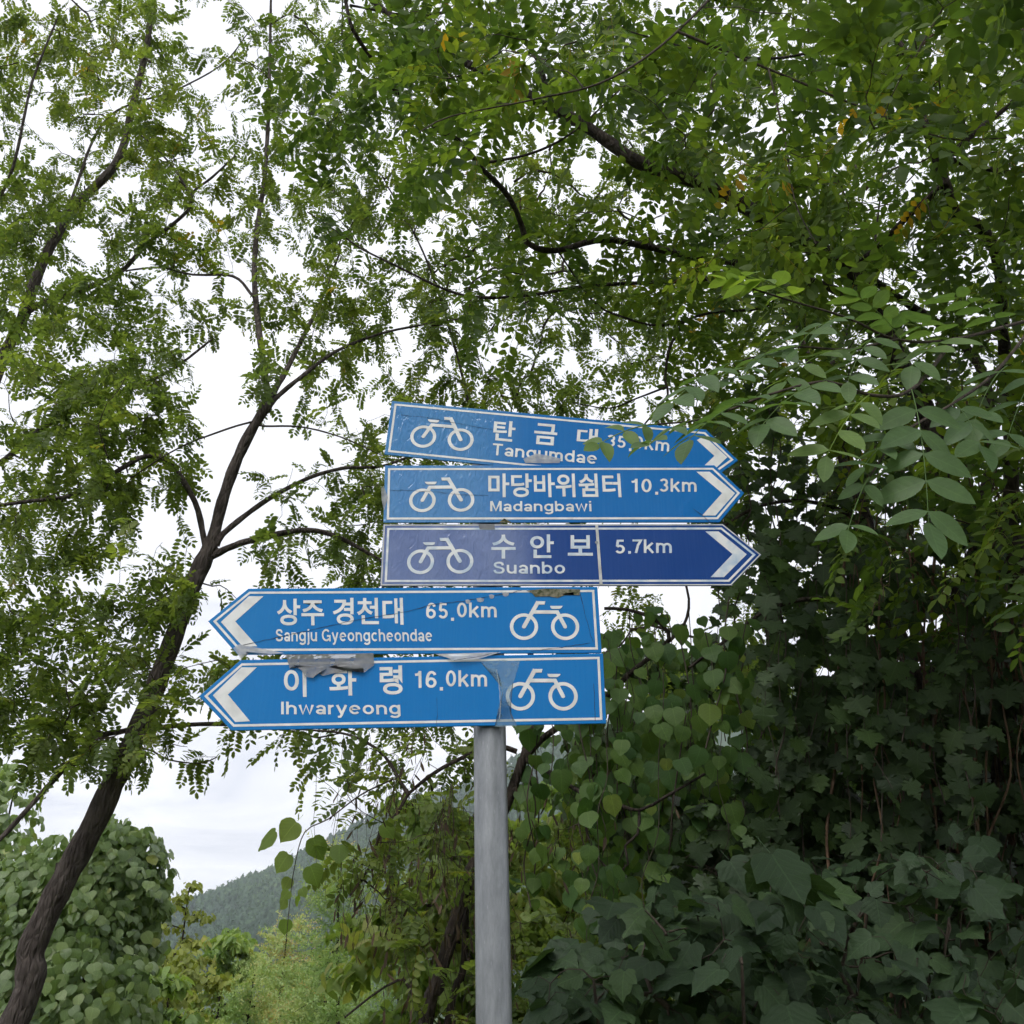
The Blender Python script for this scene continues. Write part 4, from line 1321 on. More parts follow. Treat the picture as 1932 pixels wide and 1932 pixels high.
# ---- the locust whose trunk stands left of the frame
Y2 = 6.6
t2b = at(-190, 1500, Y2)
base2 = np.array([t2b[0] - 0.3, Y2, float(ground_z(t2b[0] - .3, Y2))])
T2 = Tree('locust_tree', base2, 'dark locust tree at the left edge spreading its limbs over the leaning one')
T2.limb([base2 - (0, 0, 0.1), t2b] + pxs([(-100, 1050), (-20, 740), (40, 600), (82, 490), (140, 390), (222, 300), (250, 190), (280, 60), (300, -150)], Y2), 0.075, 0.02, 'trunk', 0.1)
T2.limb(pxs([(-60, 890), (0, 873), (84, 803), (167, 759), (234, 736), (320, 700), (400, 640)], [Y2, Y2 - .1, Y2 - .3, Y2 - .5, Y2 - .6, Y2 - .7, Y2 - .7]), w2r(14, Y2), w2r(4, Y2))
T2.limb(pxs([(25, 620), (67, 578), (160, 545), (227, 511), (277, 461), (354, 398), (364, 364), (401, 334), (444, 294)], [Y2, Y2, Y2 - .1, Y2 - .2, Y2 - .3, Y2 - .4, Y2 - .4, Y2 - .4, Y2 - .4]), w2r(15, Y2), w2r(4, Y2))
T2.limb(pxs([(360, 370), (330, 320), (285, 270), (240, 240)], Y2 - .4), w2r(6, Y2), w2r(3, Y2))
T2.limb(pxs([(120, 420), (200, 225), (330, 170), (420, 120), (470, 60)], [Y2, Y2 + .2, Y2 + .3, Y2 + .4, Y2 + .4]), w2r(8, Y2), w2r(3, Y2))
T2.limb(pxs([(-30, 760), (-60, 500), (20, 330), (60, 160), (110, 30)], [Y2, Y2 - .5, Y2 - .9, Y2 - 1.1, Y2 - 1.2]), w2r(10, Y2), w2r(4, Y2))

# ---- vine hung tree behind the post
Y4 = 4.9
q4 = at(792, 1960, Y4)
base4 = np.array([q4[0] - 0.25, Y4, float(ground_z(q4[0], Y4))])
T4 = Tree('locust_tree', base4, 'crooked locust tree hung with dry vines and pods right behind the grey post', bark='barkdark')
T4.limb([base4 - (0, 0, 0.1)] + pxs([(792, 1960), (819, 1862), (840, 1787), (855, 1736), (870, 1676), (885, 1640), (912, 1600), (940, 1550), (962, 1500), (987, 1432)], Y4), w2r(34, Y4), w2r(17, Y4), 'trunk', 0.15)
T4.limb([base4 + (0.12, 0.05, -0.1)] + pxs([(838, 1960), (873, 1832), (880, 1712), (893, 1650), (920, 1600)], Y4 + 0.06), w2r(18, Y4), w2r(10, Y4), 'trunk', 0.15)
T4.limb(pxs([(985, 1436), (1010, 1408), (1033, 1387), (1090, 1350), (1145, 1314), (1200, 1262), (1253, 1219), (1262, 1195), (1230, 1165), (1180, 1150), (1140, 1148)], [Y4, Y4, Y4, Y4, Y4 - .1, Y4 - .1, Y4 - .2, Y4 - .2, Y4 - .2, Y4 - .2, Y4 - .2]), w2r(13, Y4), w2r(6, Y4))
T4.limb(pxs([(985, 1440), (1000, 1380), (1010, 1300), (990, 1180), (950, 1000), (900, 820), (860, 660), (800, 480), (720, 330)], [Y4, Y4 + .1, Y4 + .3, Y4 + .6, Y4 + 1.2, Y4 + 1.6, Y4 + 1.8, Y4 + 2, Y4 + 2.1]), w2r(14, Y4), w2r(5, Y4))
T4.limb(pxs([(975, 1418), (940, 1408), (894, 1420), (828, 1453), (771, 1498), (753, 1531), (717, 1567), (708, 1612), (684, 1658), (660, 1690)], [Y4, Y4, Y4, Y4 - .1, Y4 - .2, Y4 - .2, Y4 - .3, Y4 - .3, Y4 - .3, Y4 - .3]), w2r(9, Y4), w2r(3, Y4))
T4.limb(pxs([(771, 1498), (750, 1468), (738, 1444), (708, 1411), (648, 1384), (560, 1376)], [Y4 - .2, Y4 - .1, Y4, Y4, Y4, Y4]), w2r(8, Y4), w2r(3, Y4))
T4.limb(pxs([(990, 1432), (1026, 1450), (1098, 1495), (1155, 1513), (1206, 1528), (1260, 1500), (1330, 1460)], [Y4, Y4 - .1, Y4 - .3, Y4 - .4, Y4 - .5, Y4 - .5, Y4 - .5]), w2r(9, Y4), w2r(4, Y4))
T4.limb(pxs([(1206, 1528), (1203, 1573), (1179, 1597), (1185, 1630), (1160, 1650)], Y4 - .5), w2r(5, Y4), w2r(3, Y4))
T4.limb(pxs([(1101, 1498), (1108, 1573), (1131, 1622), (1150, 1640)], Y4 - .3), w2r(5, Y4), w2r(3, Y4))
T4.limb(pxs([(800, 1930), (770, 1860), (750, 1850), (700, 1880), (650, 1920)], Y4 - .2), w2r(6, Y4), w2r(3, Y4))
T4.limb(pxs([(1253, 1219), (1290, 1180), (1300, 1130), (1280, 1060)], Y4 - .2), w2r(7, Y4), w2r(4, Y4))

# ---- the big tree right of the frame whose limbs roof the view
Y3 = 4.3
q3 = at(2120, 1400, Y3)
base3 = np.array([q3[0] + 0.35, Y3 + 0.1, float(ground_z(q3[0], Y3))])
T3 = Tree('old_locust_tree', base3, 'big dark tree at the right edge whose heavy limbs roof over the signs', bark='barkdark')
T3.limb([base3 - (0, 0, 0.15), base3 + (-0.05, 0, 0.9), q3] + pxs([(1990, 1150), (1900, 1040), (1830, 985)], Y3), 0.16, w2r(74, Y3), 'trunk', 0.06)
T3.limb(pxs([(1850, 1010), (1790, 915), (1768, 850), (1740, 770), (1700, 690), (1655, 590), (1604, 500), (1513, 452), (1400, 381), (1330, 345), (1227, 311), (1157, 271), (1103, 231), (1040, 197), (930, 140), (800, 70), (700, 0), (560, -120)], [Y3, Y3, Y3 - .05, Y3 - .1, Y3 - .2, Y3 - .3, Y3 - .4, Y3 - .5, Y3 - .6, Y3 - .65, Y3 - .7, Y3 - .7, Y3 - .7, Y3 - .7, Y3 - .6, Y3 - .5, Y3 - .4, Y3 - .3]), w2r(44, Y3), w2r(7, Y3))
T3.limb(pxs([(1655, 590), (1560, 540), (1460, 510), (1380, 495), (1291, 481), (1147, 454), (1047, 474), (1000, 464), (990, 448), (973, 401), (950, 361), (913, 324), (886, 291), (863, 264), (829, 247), (793, 214), (749, 174), (699, 107), (666, 57), (652, 0), (640, -100)], [Y3 - .3, Y3 - .2, Y3 - .2, Y3 - .1, Y3 - .1, Y3 - .2, Y3 - .3, Y3 - .4, Y3 - .4, Y3 - .5, Y3 - .6, Y3 - .7, Y3 - .8, Y3 - .8, Y3 - .9, Y3 - .9, Y3 - 1, Y3 - 1.1, Y3 - 1.2, Y3 - 1.2, Y3 - 1.3]), w2r(19, Y3), w2r(6, Y3))
T3.limb(pxs([(1560, 540), (1420, 522), (1291, 531), (1180, 535), (1097, 541), (1013, 555), (913, 561), (846, 548), (746, 501), (679, 468), (646, 444), (580, 400)], [Y3 - .2, Y3, Y3 + .1, Y3 + .2, Y3 + .2, Y3 + .3, Y3 + .3, Y3 + .4, Y3 + .4, Y3 + .5, Y3 + .5, Y3 + .5]), w2r(12, Y3), w2r(4, Y3))
T3.limb(pxs([(1500, 530), (1440, 580), (1340, 590), (1250, 615), (1180, 600), (1120, 570), (1050, 470)], [Y3 - .2, Y3, Y3 + .1, Y3 + .1, Y3 + .1, Y3 + .1, Y3 - .2]), w2r(8, Y3), w2r(4, Y3))
T3.limb(pxs([(1290, 605), (1262, 660), (1255, 720), (1260, 745), (1225, 790), (1190, 830)], Y3 + .1), w2r(8, Y3), w2r(3, Y3))
T3.limb(pxs([(1258, 730), (1200, 752), (1150, 770), (1080, 760)], Y3 + .1), w2r(5, Y3), w2r(2, Y3))
T3.limb(pxs([(1900, 1050), (1908, 900), (1903, 740), (1892, 600), (1888, 501), (1861, 431), (1808, 401), (1788, 334), (1774, 307), (1754, 251), (1731, 174), (1717, 110), (1690, 73), (1670, 0), (1650, -120)], [Y3, Y3 - .1, Y3 - .2, Y3 - .4, Y3 - .6, Y3 - .7, Y3 - .8, Y3 - .9, Y3 - .9, Y3 - 1, Y3 - 1, Y3 - 1.1, Y3 - 1.1, Y3 - 1.2, Y3 - 1.3]), w2r(30, Y3), w2r(10, Y3))
T3.limb(pxs([(1774, 307), (1868, 227), (1932, 180), (2050, 110)], Y3 - .9), w2r(12, Y3), w2r(7, Y3))
T3.limb(pxs([(1794, 301), (1860, 318), (1932, 327), (2040, 320)], Y3 - .9), w2r(12, Y3), w2r(7, Y3))
T3.limb(pxs([(1785, 345), (1704, 418), (1654, 468), (1600, 505)], [Y3 - .9, Y3 - .7, Y3 - .5, Y3 - .4]), w2r(14, Y3), w2r(8, Y3))
T3.limb(pxs([(1690, 73), (1600, 85), (1450, 110), (1300, 90), (1190, 60)], [Y3 - 1.1, Y3 - 1.2, Y3 - 1.3, Y3 - 1.3, Y3 - 1.3]), w2r(8, Y3), w2r(3, Y3))
T3.limb(pxs([(1830, 975), (1870, 880), (1854, 713), (1808, 639), (1771, 612), (1690, 560), (1604, 495)], [Y3 + .1, Y3 + .2, Y3 + .2, Y3 + .2, Y3 + .1, Y3, Y3 - .3]), w2r(28, Y3), w2r(14, Y3))
T3.limb(pxs([(900, 310), (1000, 290), (1080, 250), (1170, 170), (1240, 120)], Y3 - 1.0), w2r(6, Y3), w2r(2, Y3))
T3.limb(pxs([(1040, 197), (1000, 90), (900, 20), (780, 30), (660, 10)], [Y3 - .7, Y3 - .5, Y3 - .4, Y3 - .3, Y3 - .3]), w2r(13, Y3), w2r(6, Y3))

# unseen limb added above and beside the camera to shade the lower right shrubs
over = T3.limb([q3 + (-0.1, 0, 0.4), np.array([2.6, 3.0, 3.9]), np.array([2.3, 1.6, 4.3]), np.array([2.0, 0.3, 4.6]), np.array([1.8, -0.9, 4.7])], 0.05, 0.015)
# ---- liana laden tree on the right
Y6 = 4.7
q6 = at(1900, 1960, Y6)
base6 = np.array([q6[0] + 0.2, Y6, float(ground_z(q6[0], Y6))])
T6 = Tree('liana_tree', base6, 'dark slanting trunk wrapped in brown lianas above the large-leaved shrubs', bark='barkdark', twig='liana')
T6.limb([base6 - (0, 0, 0.1)] + pxs([(1900, 1960), (1868, 1802), (1847, 1727), (1817, 1621), (1772, 1471), (1742, 1351), (1722, 1271), (1698, 1200), (1655, 1098), (1633, 968), (1590, 860), (1540, 720), (1500, 600)], [Y6, Y6, Y6, Y6, Y6, Y6, Y6, Y6 + .05, Y6 + .1, Y6 + .2, Y6 + .3, Y6 + .4, Y6 + .5]), w2r(48, Y6), w2r(16, Y6), 'trunk', 0.12)
T6.limb(pxs([(1745, 1443), (1760, 1300), (1790, 1180), (1830, 1050), (1900, 930)], Y6 + .1), w2r(24, Y6), w2r(14, Y6))
T6.limb(pxs([(1820, 1630), (1870, 1500), (1900, 1380), (1940, 1250)], Y6 + .15), w2r(26, Y6), w2r(18, Y6))
T6.limb(pxs([(1640, 1000), (1580, 960), (1500, 945), (1420, 960), (1340, 1010)], [Y6 + .2, Y6 + .1, Y6, Y6, Y6]), w2r(11, Y6), w2r(5, Y6))
T6.limb(pxs([(1690, 1190), (1620, 1150), (1540, 1130), (1450, 1150), (1380, 1200), (1300, 1260)], [Y6, Y6 - .1, Y6 - .2, Y6 - .2, Y6 - .2, Y6 - .2]), w2r(11, Y6), w2r(5, Y6))
T6.limb(pxs([(1545, 740), (1590, 640), (1640, 520), (1660, 380)], [Y6 + .4, Y6 + .5, Y6 + .6, Y6 + .6]), w2r(12, Y6), w2r(5, Y6))

# ------------------------------------------------------------------ crowns: sprays of leaves grown on the nearest wood
FAR = ["777355555555544433",
       "777356555555544433",
       "677556555555544433",
       "677766666655544433",
       "785366666665543222",
       "786145666665543222",
       "684014676655433222",
       "774025665544332222",
       "531036543333222222",
       "664135542222222222",
       "664344333222111111",
       "532111110000000000"]
def yfar(px, py):
    if px < 560 and py > 640:
        return YL + G.normal(0, 0.5)
    if px < 620:
        return G.uniform(5.4, 7.6)
    return G.uniform(5.6, 7.8)
pts = from_grid(FAR, 0, 0, 2.7, yfar)
# the crowns go on outside the frame
extra = []
for _ in range(420):
    px, py = G.uniform(-420, 2200), G.uniform(-620, 0)
    extra.append(at(px, py, G.uniform(5.0, 7.6)))
for _ in range(150):
    px, py = G.uniform(-420, 0), G.uniform(0, 1400)
    extra.append(at(px, py, G.uniform(5.2, 7.2)))
pts = np.vstack([pts, extra])
A1, A2, A4 = split_by_tree(pts, [T1, T2, T4])
for T, A, t0 in ((T1, A1, 0.5), (T2, A2, 0.58), (T4, A4, 0.56)):
    lv = Leaves()
    for P in T.grow(A, tip=0.0017):
        h = 0.10 * math.sin(P[-1][0] * 2.1 + P[-1][2] * 1.7)
        spray(lv, P, rng.choice((5, 6, 7)), 0.90, rng, t0 + h, 0.13, kinds=4)
    T.lv = lv

MID = ["000015677888888888",
       "000026777788888788",
       "000024677788888767",
       "000002566778888666",
       "000000134567788532",
       "000000012345678644",
       "000000000012457765",
       "000000000002356776",
       "000000000001245666",
       "000000000001134555"]
def ymid(px, py):
    if py > 330 and px < 1450:
        return Y3 + 0.25 + G.normal(0, 0.4)
    return Y3 - 0.40 + G.normal(0, 0.5) - 0.6 * max(0, (600 - py) / 600.0)
pts = from_grid(MID, 0, 0, 0.52, ymid)
extra = []
for _ in range(260):
    px, py = G.uniform(700, 2500), G.uniform(-700, 0)
    extra.append(at(px, py, G.uniform(2.9, 4.6)))
for _ in range(150):
    px, py = G.uniform(1932, 2600), G.uniform(0, 1100)
    extra.append(at(px, py, G.uniform(3.0, 5.0)))
pts = np.vstack([pts, extra])
shade_pts = np.stack([G.uniform(0.9, 4.2, 230), G.uniform(-1.8, 2.6, 230), G.uniform(3.7, 5.4, 230)], axis=1)  # sprays for the added limb, out of view, darkening the shrubs below
pts = np.vstack([pts, shade_pts])
A3, A6 = split_by_tree(pts, [T3, T6])
for T, A in ((T3, A3), (T6, A6)):
    lv = Leaves()
    for P in T.grow(A, tip=0.0017):
        h = 0.14 * math.sin(P[-1][0] * 2.7 + P[-1][2] * 2.3)
        spray(lv, P, rng.choice((4, 5, 6)), 1.1, rng, 0.46 + h, 0.15, kinds=3)
    T.lv = lv
# T4 also carries low sparse sprays round the lower signs' underside
LOW = ["000000000000", "000011220000", "000024432100", "000004654310", "000001454300", "000000343200"]
lowp = from_grid(LOW, 10, 0, 0.8, lambda x, y: Y4 + G.normal(0, 0.4))
for P in T4.grow(lowp, tip=0.0015):
    spray(T4.lv, P, rng.choice((3, 4, 5)), 0.95, rng, 0.62, 0.15)

# pods and withered tendrils hanging on the vine hung tree
pods = Leaves()
hang = Mass()
for _ in range(380):
    px, py = G.normal(860, 150), G.normal(1600, 150)
    if px < 560 or py < 1400 or (px < 650 and py > 1650):
        continue
    p = at(px, py, Y4 + G.normal(-0.05, 0.35))
    k = int(np.argmin(np.linalg.norm(T4.nodes[:T4.count] - p - np.array([0, 0, 0.1]), axis=1)))
    s = T4.nodes[k]
    ln = G.uniform(0.06, 0.5)
    n = 6
    t = np.linspace(0, 1, n)[:, None]
    P = s + t * np.array([G.normal(0, .08), G.normal(0, .08), -ln]) + G.normal(0, 0.012, (n, 3)) * t
    V, F = tube(P, np.linspace(0.0014, 0.0007, n), 3)
    hang.add(V, F)
    for j in range(rng.choice((1, 2, 3))):
        pods.add(P[rng.randrange(2, n)], np.array([G.normal(0, .35), G.normal(0, .35), -1]), np.array([G.normal(), G.normal(), .2]), G.uniform(0.03, 0.075), G.uniform(0.1, 0.9))
hang.build('hanging_tendrils', M['twig'], T4.o, True, 'stuff')
build_leaves(pods, 'pod', M['pod'], T4.o, 'seed_pod', 'seed_pods', limit=250, unitlen=1.0, min_px=6)

build_leaves(T1.lv, 'locust', M['locust'], T1.o)
build_leaves(T2.lv, 'locust', M['locust'], T2.o)
build_leaves(T4.lv, 'locust', M['locust'], T4.o)
build_leaves(T3.lv, 'locust_big', M['canopy'], T3.o, unitlen=0.2)
build_leaves(T6.lv, 'locust_big', M['canopy'], T6.o, unitlen=0.2)
for T in (T1, T2, T3, T4, T6):
    T.wood()

# lianas twisting round and down from the slanting trunk
li = Mass()
for k in range(46):
    px, top = G.uniform(1560, 1930), G.uniform(700, 1150)
    bot = G.uniform(1500, 2000)
    Yk = Y6 + G.uniform(-0.5, 0.3)
    n = 7
    xs = px + np.linspace(0, G.normal(80, 60), n) + G.normal(0, 16, n)
    P = catmull(np.array([at(x, y, Yk + G.normal(0, .05)) for x, y in zip(xs, np.linspace(top, bot, n))]), 0.06)
    V, F = tube(P, np.full(len(P), G.uniform(0.002, 0.008)), 5)
    li.add(V, F)
li.build('lianas', M['liana'], T6.o, True, 'stuff')

# ------------------------------------------------------------------ the near branch in front of the topmost sign
YN = 1.25
nb = at(2150, 560, 2.1)
near = thing('overhanging_branch', nb, 'leafy locust branch hanging close over the arrow end of the topmost sign', 'branch')
nt_ = Mass()
def nlimb(pts, r0, r1):
    P = catmull(np.array(pts), 0.03)
    V, F = tube(P, np.linspace(r0, r1, len(P)), 6)
    nt_.add(V, F)
    return P
m1 = nlimb([nb] + pxs([(1960, 600), (1800, 640), (1690, 640), (1600, 600), (1500, 570), (1420, 545)], [1.75, 1.5, 1.4, 1.35, 1.3, 1.28]), 0.006, 0.0015)
m2 = nlimb(pxs([(1800, 640), (1720, 735), (1640, 745), (1560, 720), (1450, 745), (1330, 790), (1240, 800)], [1.5, 1.35, 1.3, 1.27, 1.22, 1.2, 1.2]), 0.004, 0.0012)
m3 = nlimb(pxs([(1960, 600), (1880, 700), (1800, 760), (1700, 820), (1640, 900)], [1.75, 1.55, 1.4, 1.3, 1.25]), 0.004, 0.0015)
m4 = nlimb(pxs([(1690, 640), (1600, 660), (1500, 655), (1400, 680)], [1.4, 1.36, 1.33, 1.3]), 0.003, 0.0012)
nt_.build('stem', M['twig'], near)
def near_leaf(base, tip, Y0_, Y1_, pairs, ll, lw, droop=0.1, tint=0.5, seed=0, nrm=(0, -0.5, 0.85), flip=0.0):
    """one compound leaf from base to tip; every leaflet an object, the rachis their stalk"""
    r = random.Random(seed)
    a, b = at(*base, Y0_), at(*tip, Y1_)
    d = b - a
    ln = np.linalg.norm(d)
    X = d / ln
    Nz = np.array(nrm) - X * (np.array(nrm) @ X)
    Nz = unit(Nz)
    Yv = np.cross(Nz, X)
    n = 9
    t = np.linspace(0, 1, n)[:, None]
    P = a + d * t + Nz * (droop * ln * (t - t * t) * 2)
    V, F = tube(P, np.linspace(0.0012, 0.0006, n), 4)
    rc = part('leaf_stalk', V, F, M['near'], near, True, np.full(len(V), tint + 0.2))
    items = [(0.22 + 0.72 * i / max(1, pairs - 1), s) for i in range(pairs) for s in (1, -1)] + [(1.0, 0)]
    for tt, s in items:
        if r.random() < 0.06:
            continue
        p = P[min(n - 1, int(round(tt * (n - 1))))] if tt >= 1 else a + d * tt + Nz * (droop * ln * (tt - tt * tt) * 2)
        sc = r.uniform(0.82, 1.1)
        V, F = leaflet(ll * sc * 1.15, lw * sc * 1.15, fold=r.uniform(0.05, 0.35), droop=r.uniform(0.0, 0.25), n=10)
        LV = V / (ll * sc)
        V = rot_x(V, (s or 1) * r.uniform(-0.45, 0.25))
        V = rot_y(V, r.uniform(-0.15, 0.4))
        V = rot_z(V, s * rad(r.uniform(50, 80)) + (r.uniform(-.3, .3) if s == 0 else 0))
        W = p + V @ np.stack([X, Yv, Nz])
        part('leaflet', W, F, M['near'], near, True, np.full(len(W), min(1.0, max(0, tint + r.uniform(-0.12, 0.12)))), None, LV)
NL = [
 ((1720, 735), (1752, 985), 1.30, 1.22, 5, 0.062, 0.030, 0.35, (0, -0.75, 0.6)),
 ((1640, 745), (1560, 860), 1.28, 1.20, 4, 0.050, 0.024, 0.72, (0.1, -0.5, 0.8)),
 ((1560, 720), (1440, 800), 1.26, 1.18, 4, 0.050, 0.026, 0.50, (0, -0.35, 0.9)),
 ((1450, 745), (1300, 830), 1.22, 1.15, 5, 0.046, 0.024, 0.40, (0, -0.3, 0.9)),
 ((1330, 790), (1225, 838), 1.22, 1.16, 3, 0.034, 0.019, 0.55, (0, -0.4, 0.85)),
 ((1240, 800), (1130, 838), 1.22, 1.18, 3, 0.030, 0.016, 0.62, (0.2, -0.7, 0.6)),
 ((1340, 795), (1330, 905), 1.24, 1.18, 3, 0.044, 0.022, 0.45, (0.2, -0.8, 0.5)),
 ((1420, 545), (1370, 528), 1.30, 1.27, 2, 0.036, 0.022, 0.86, (0, -0.35, 0.9)),
 ((1520, 575), (1400, 520), 1.34, 1.25, 4, 0.040, 0.024, 0.84, (0, -0.3, 0.95)),
 ((1600, 600), (1500, 660), 1.35, 1.25, 4, 0.046, 0.020, 0.42, (0, -0.3, 0.9)),
 ((1660, 630), (1600, 720), 1.38, 1.28, 4, 0.050, 0.022, 0.45, (0, -0.3, 0.9)),
 ((1700, 640), (1620, 560), 1.40, 1.35, 4, 0.046, 0.020, 0.55, (0, -0.3, 0.9)),
 ((1600, 660), (1480, 720), 1.36, 1.25, 4, 0.048, 0.022, 0.62, (0.1, -0.4, 0.9)),
 ((1500, 655), (1380, 720), 1.33, 1.25, 5, 0.044, 0.022, 0.38, (0, -0.4, 0.9)),
 ((1400, 680), (1270, 760), 1.30, 1.22, 5, 0.042, 0.022, 0.45, (0, -0.4, 0.85)),
 ((1780, 645), (1690, 600), 1.50, 1.40, 4, 0.055, 0.024, 0.48, (0, -0.3, 0.9)),
 ((1820, 640), (1720, 690), 1.50, 1.38, 4, 0.056, 0.025, 0.58, (0, -0.35, 0.9)),
 ((1900, 620), (1800, 560), 1.60, 1.50, 4, 0.055, 0.025, 0.45, (0, -0.3, 0.9)),
 ((1900, 690), (1840, 790), 1.55, 1.45, 3, 0.055, 0.028, 0.38, (0, -0.5, 0.85)),
 ((1800, 760), (1850, 840), 1.40, 1.35, 3, 0.052, 0.026, 0.30, (0, -0.5, 0.8)),
 ((1700, 820), (1630, 880), 1.30, 1.25, 3, 0.046, 0.022, 0.35, (0, -0.5, 0.8)),
 ((1640, 900), (1600, 1000), 1.25, 1.2, 2, 0.040, 0.02, 0.4, (0, -0.6, 0.8)),
 ((1960, 700), (1900, 830), 1.60, 1.5, 3, 0.055, 0.026, 0.3, (0, -0.5, 0.8)),
]
NL = [q for q in NL if q[0] not in ((1340, 795),)]
for i, (b_, t_, y0, y1, pr, ll, lw, ti, nr) in enumerate(NL):
    near_leaf(b_, t_, y0, y1, pr, ll, lw, 0.12, ti, 100 + i, nr)

# a second, higher near branch: bright leaves against the roof of the canopy
nb2 = at(1500, -260, 2.7)
near2 = Tree('overhanging_branch', nb2, 'bright yellowish green leaf branch drooping from above in front of the high limbs', 'branch', bark='twig')
near2.limb([nb2] + pxs([(1400, -80), (1280, 60), (1150, 150), (1000, 190), (850, 220), (790, 250)], [2.6, 2.5, 2.4, 2.3, 2.25, 2.2]), 0.008, 0.002)
near2.limb(pxs([(1280, 60), (1450, 130), (1620, 200), (1780, 260), (1900, 260)], [2.5, 2.5, 2.5, 2.5, 2.5]), 0.006, 0.002)
near2.limb(pxs([(1450, 130), (1480, 260), (1500, 380), (1540, 460)], [2.5, 2.45, 2.4, 2.35]), 0.004, 0.002)
NEAR2 = ["0000001222211111", "0000003543222211", "0000001321222221", "0000000000122211", "0000000000012210"]
A = from_grid(NEAR2, 0, 0, 0.3, lambda x, y: 2.4 + G.normal(0, 0.2))
lv = Leaves()
for P in near2.grow(A, tip=0.0012, maxlen=2):
    spray(lv, P, 4, 0.85, rng, 0.68, 0.16, kinds=3, tail=0.25)
build_leaves(lv, 'locust_big', M['canopy'], near2.o, unitlen=0.2)
near2.wood()

# ------------------------------------------------------------------ climbers, shrubs and thickets
def shrub_of_vines(name, label, lobes, n, tpl, mat, size, tint, group=None, core=True):
    """leaves shingled over rounded masses (px, py, Y, rx, rz, depth) that stand on the ground"""
    c0 = at(lobes[0][0], lobes[0][1], lobes[0][2])
    base = np.array([c0[0], c0[1], float(ground_z(c0[0], c0[1]))])
    o = thing(name, base, label, 'shrub', group)
    lv = Leaves()
    st = Mass()
    tot = sum(l[3] * l[4] for l in lobes)
    for (px, py, Y, rx, rz, ry) in lobes:
        c = at(px, py, Y)
        gz = float(ground_z(c[0], c[1]))
        for k in range(3 if rx > 0.3 else 0):
            P = catmull(np.array([(c[0] + G.normal(0, .1), c[1] + .1, gz - .05), (c[0] + G.normal(0, .2), c[1] + .1, (gz + c[2]) / 2), c + np.array([G.normal(0, rx * .4), .1, rz * G.uniform(.2, .7)])]), 0.12)
            V, F = tube(P, np.linspace(0.03, 0.008, len(P)), 6)
            st.add(V, F)
        m = int(n * rx * rz / tot)
        u = unit(G.normal(0, 1, (m, 3)))
        u[:, 1] = np.where(G.random(m) < 0.75, -np.abs(u[:, 1]), u[:, 1])
        lump = 1 + 0.16 * np.sin(u[:, 0] * 7 + 3 * u[:, 2] + px) * np.sin(u[:, 2] * 6 + 1 + py) + 0.07 * np.sin(u[:, 0] * 17 + u[:, 2] * 13) + np.abs(G.normal(0, 0.07, m)) * (G.random(m) < 0.3)
        lay = 1 - 0.35 * G.random(m) ** 2
        for q, l, w in zip(u, lump, lay):
            p = c + q * np.array([rx, ry, rz]) * l * w
            if p[2] < gz + 0.05:
                continue
            nn = q * 0.8 + np.array([0, -0.15, 0.7]) + G.normal(0, 0.42, 3)
            d = np.array([q[0] * 0.5 + G.normal(0, .4), q[1] * 0.5 + G.normal(0, .4), -0.8])
            lv.add(p, d, nn, size * rng.uniform(0.6, 1.2), min(1, max(0, tint + rng.gauss(0, 0.17))), rng.randrange(4))
    st.build('stems', M['barkdark'], o, True)
    build_leaves(lv, tpl, mat, o, unitlen=1.0)
    return o

shrub_of_vines('kudzu_shrub', 'rounded shrub smothered in pale kudzu leaves behind the leaning trunk',
               [(190, 1690, 8.6, 0.52, 0.58, 0.5), (225, 1640, 8.6, 0.36, 0.34, 0.4), (110, 1800, 8.3, 0.55, 0.55, 0.5), (150, 1930, 8.0, 0.55, 0.55, 0.5), (60, 1720, 8.6, 0.5, 0.5, .5), (255, 1760, 8.7, 0.25, 0.35, 0.3), (272, 1625, 8.7, 0.2, 0.22, 0.25), (205, 1590, 8.6, 0.2, 0.2, 0.25), (285, 1700, 8.6, 0.17, 0.2, 0.2)],
               5200, 'heart', M['kudzu'], 0.085, 0.5)
shrub_of_vines('kudzu_shrub', 'taller column of kudzu leaves at the left edge beside the rounded one',
               [(-10, 1580, 9.4, 0.38, 0.62, 0.5), (20, 1760, 9.2, 0.5, 0.6, 0.5), (-60, 1900, 8.8, 0.6, 0.7, 0.5), (-120, 1650, 9.4, 0.6, 0.9, 0.5)],
               3400, 'heart', M['kudzu'], 0.085, 0.58)

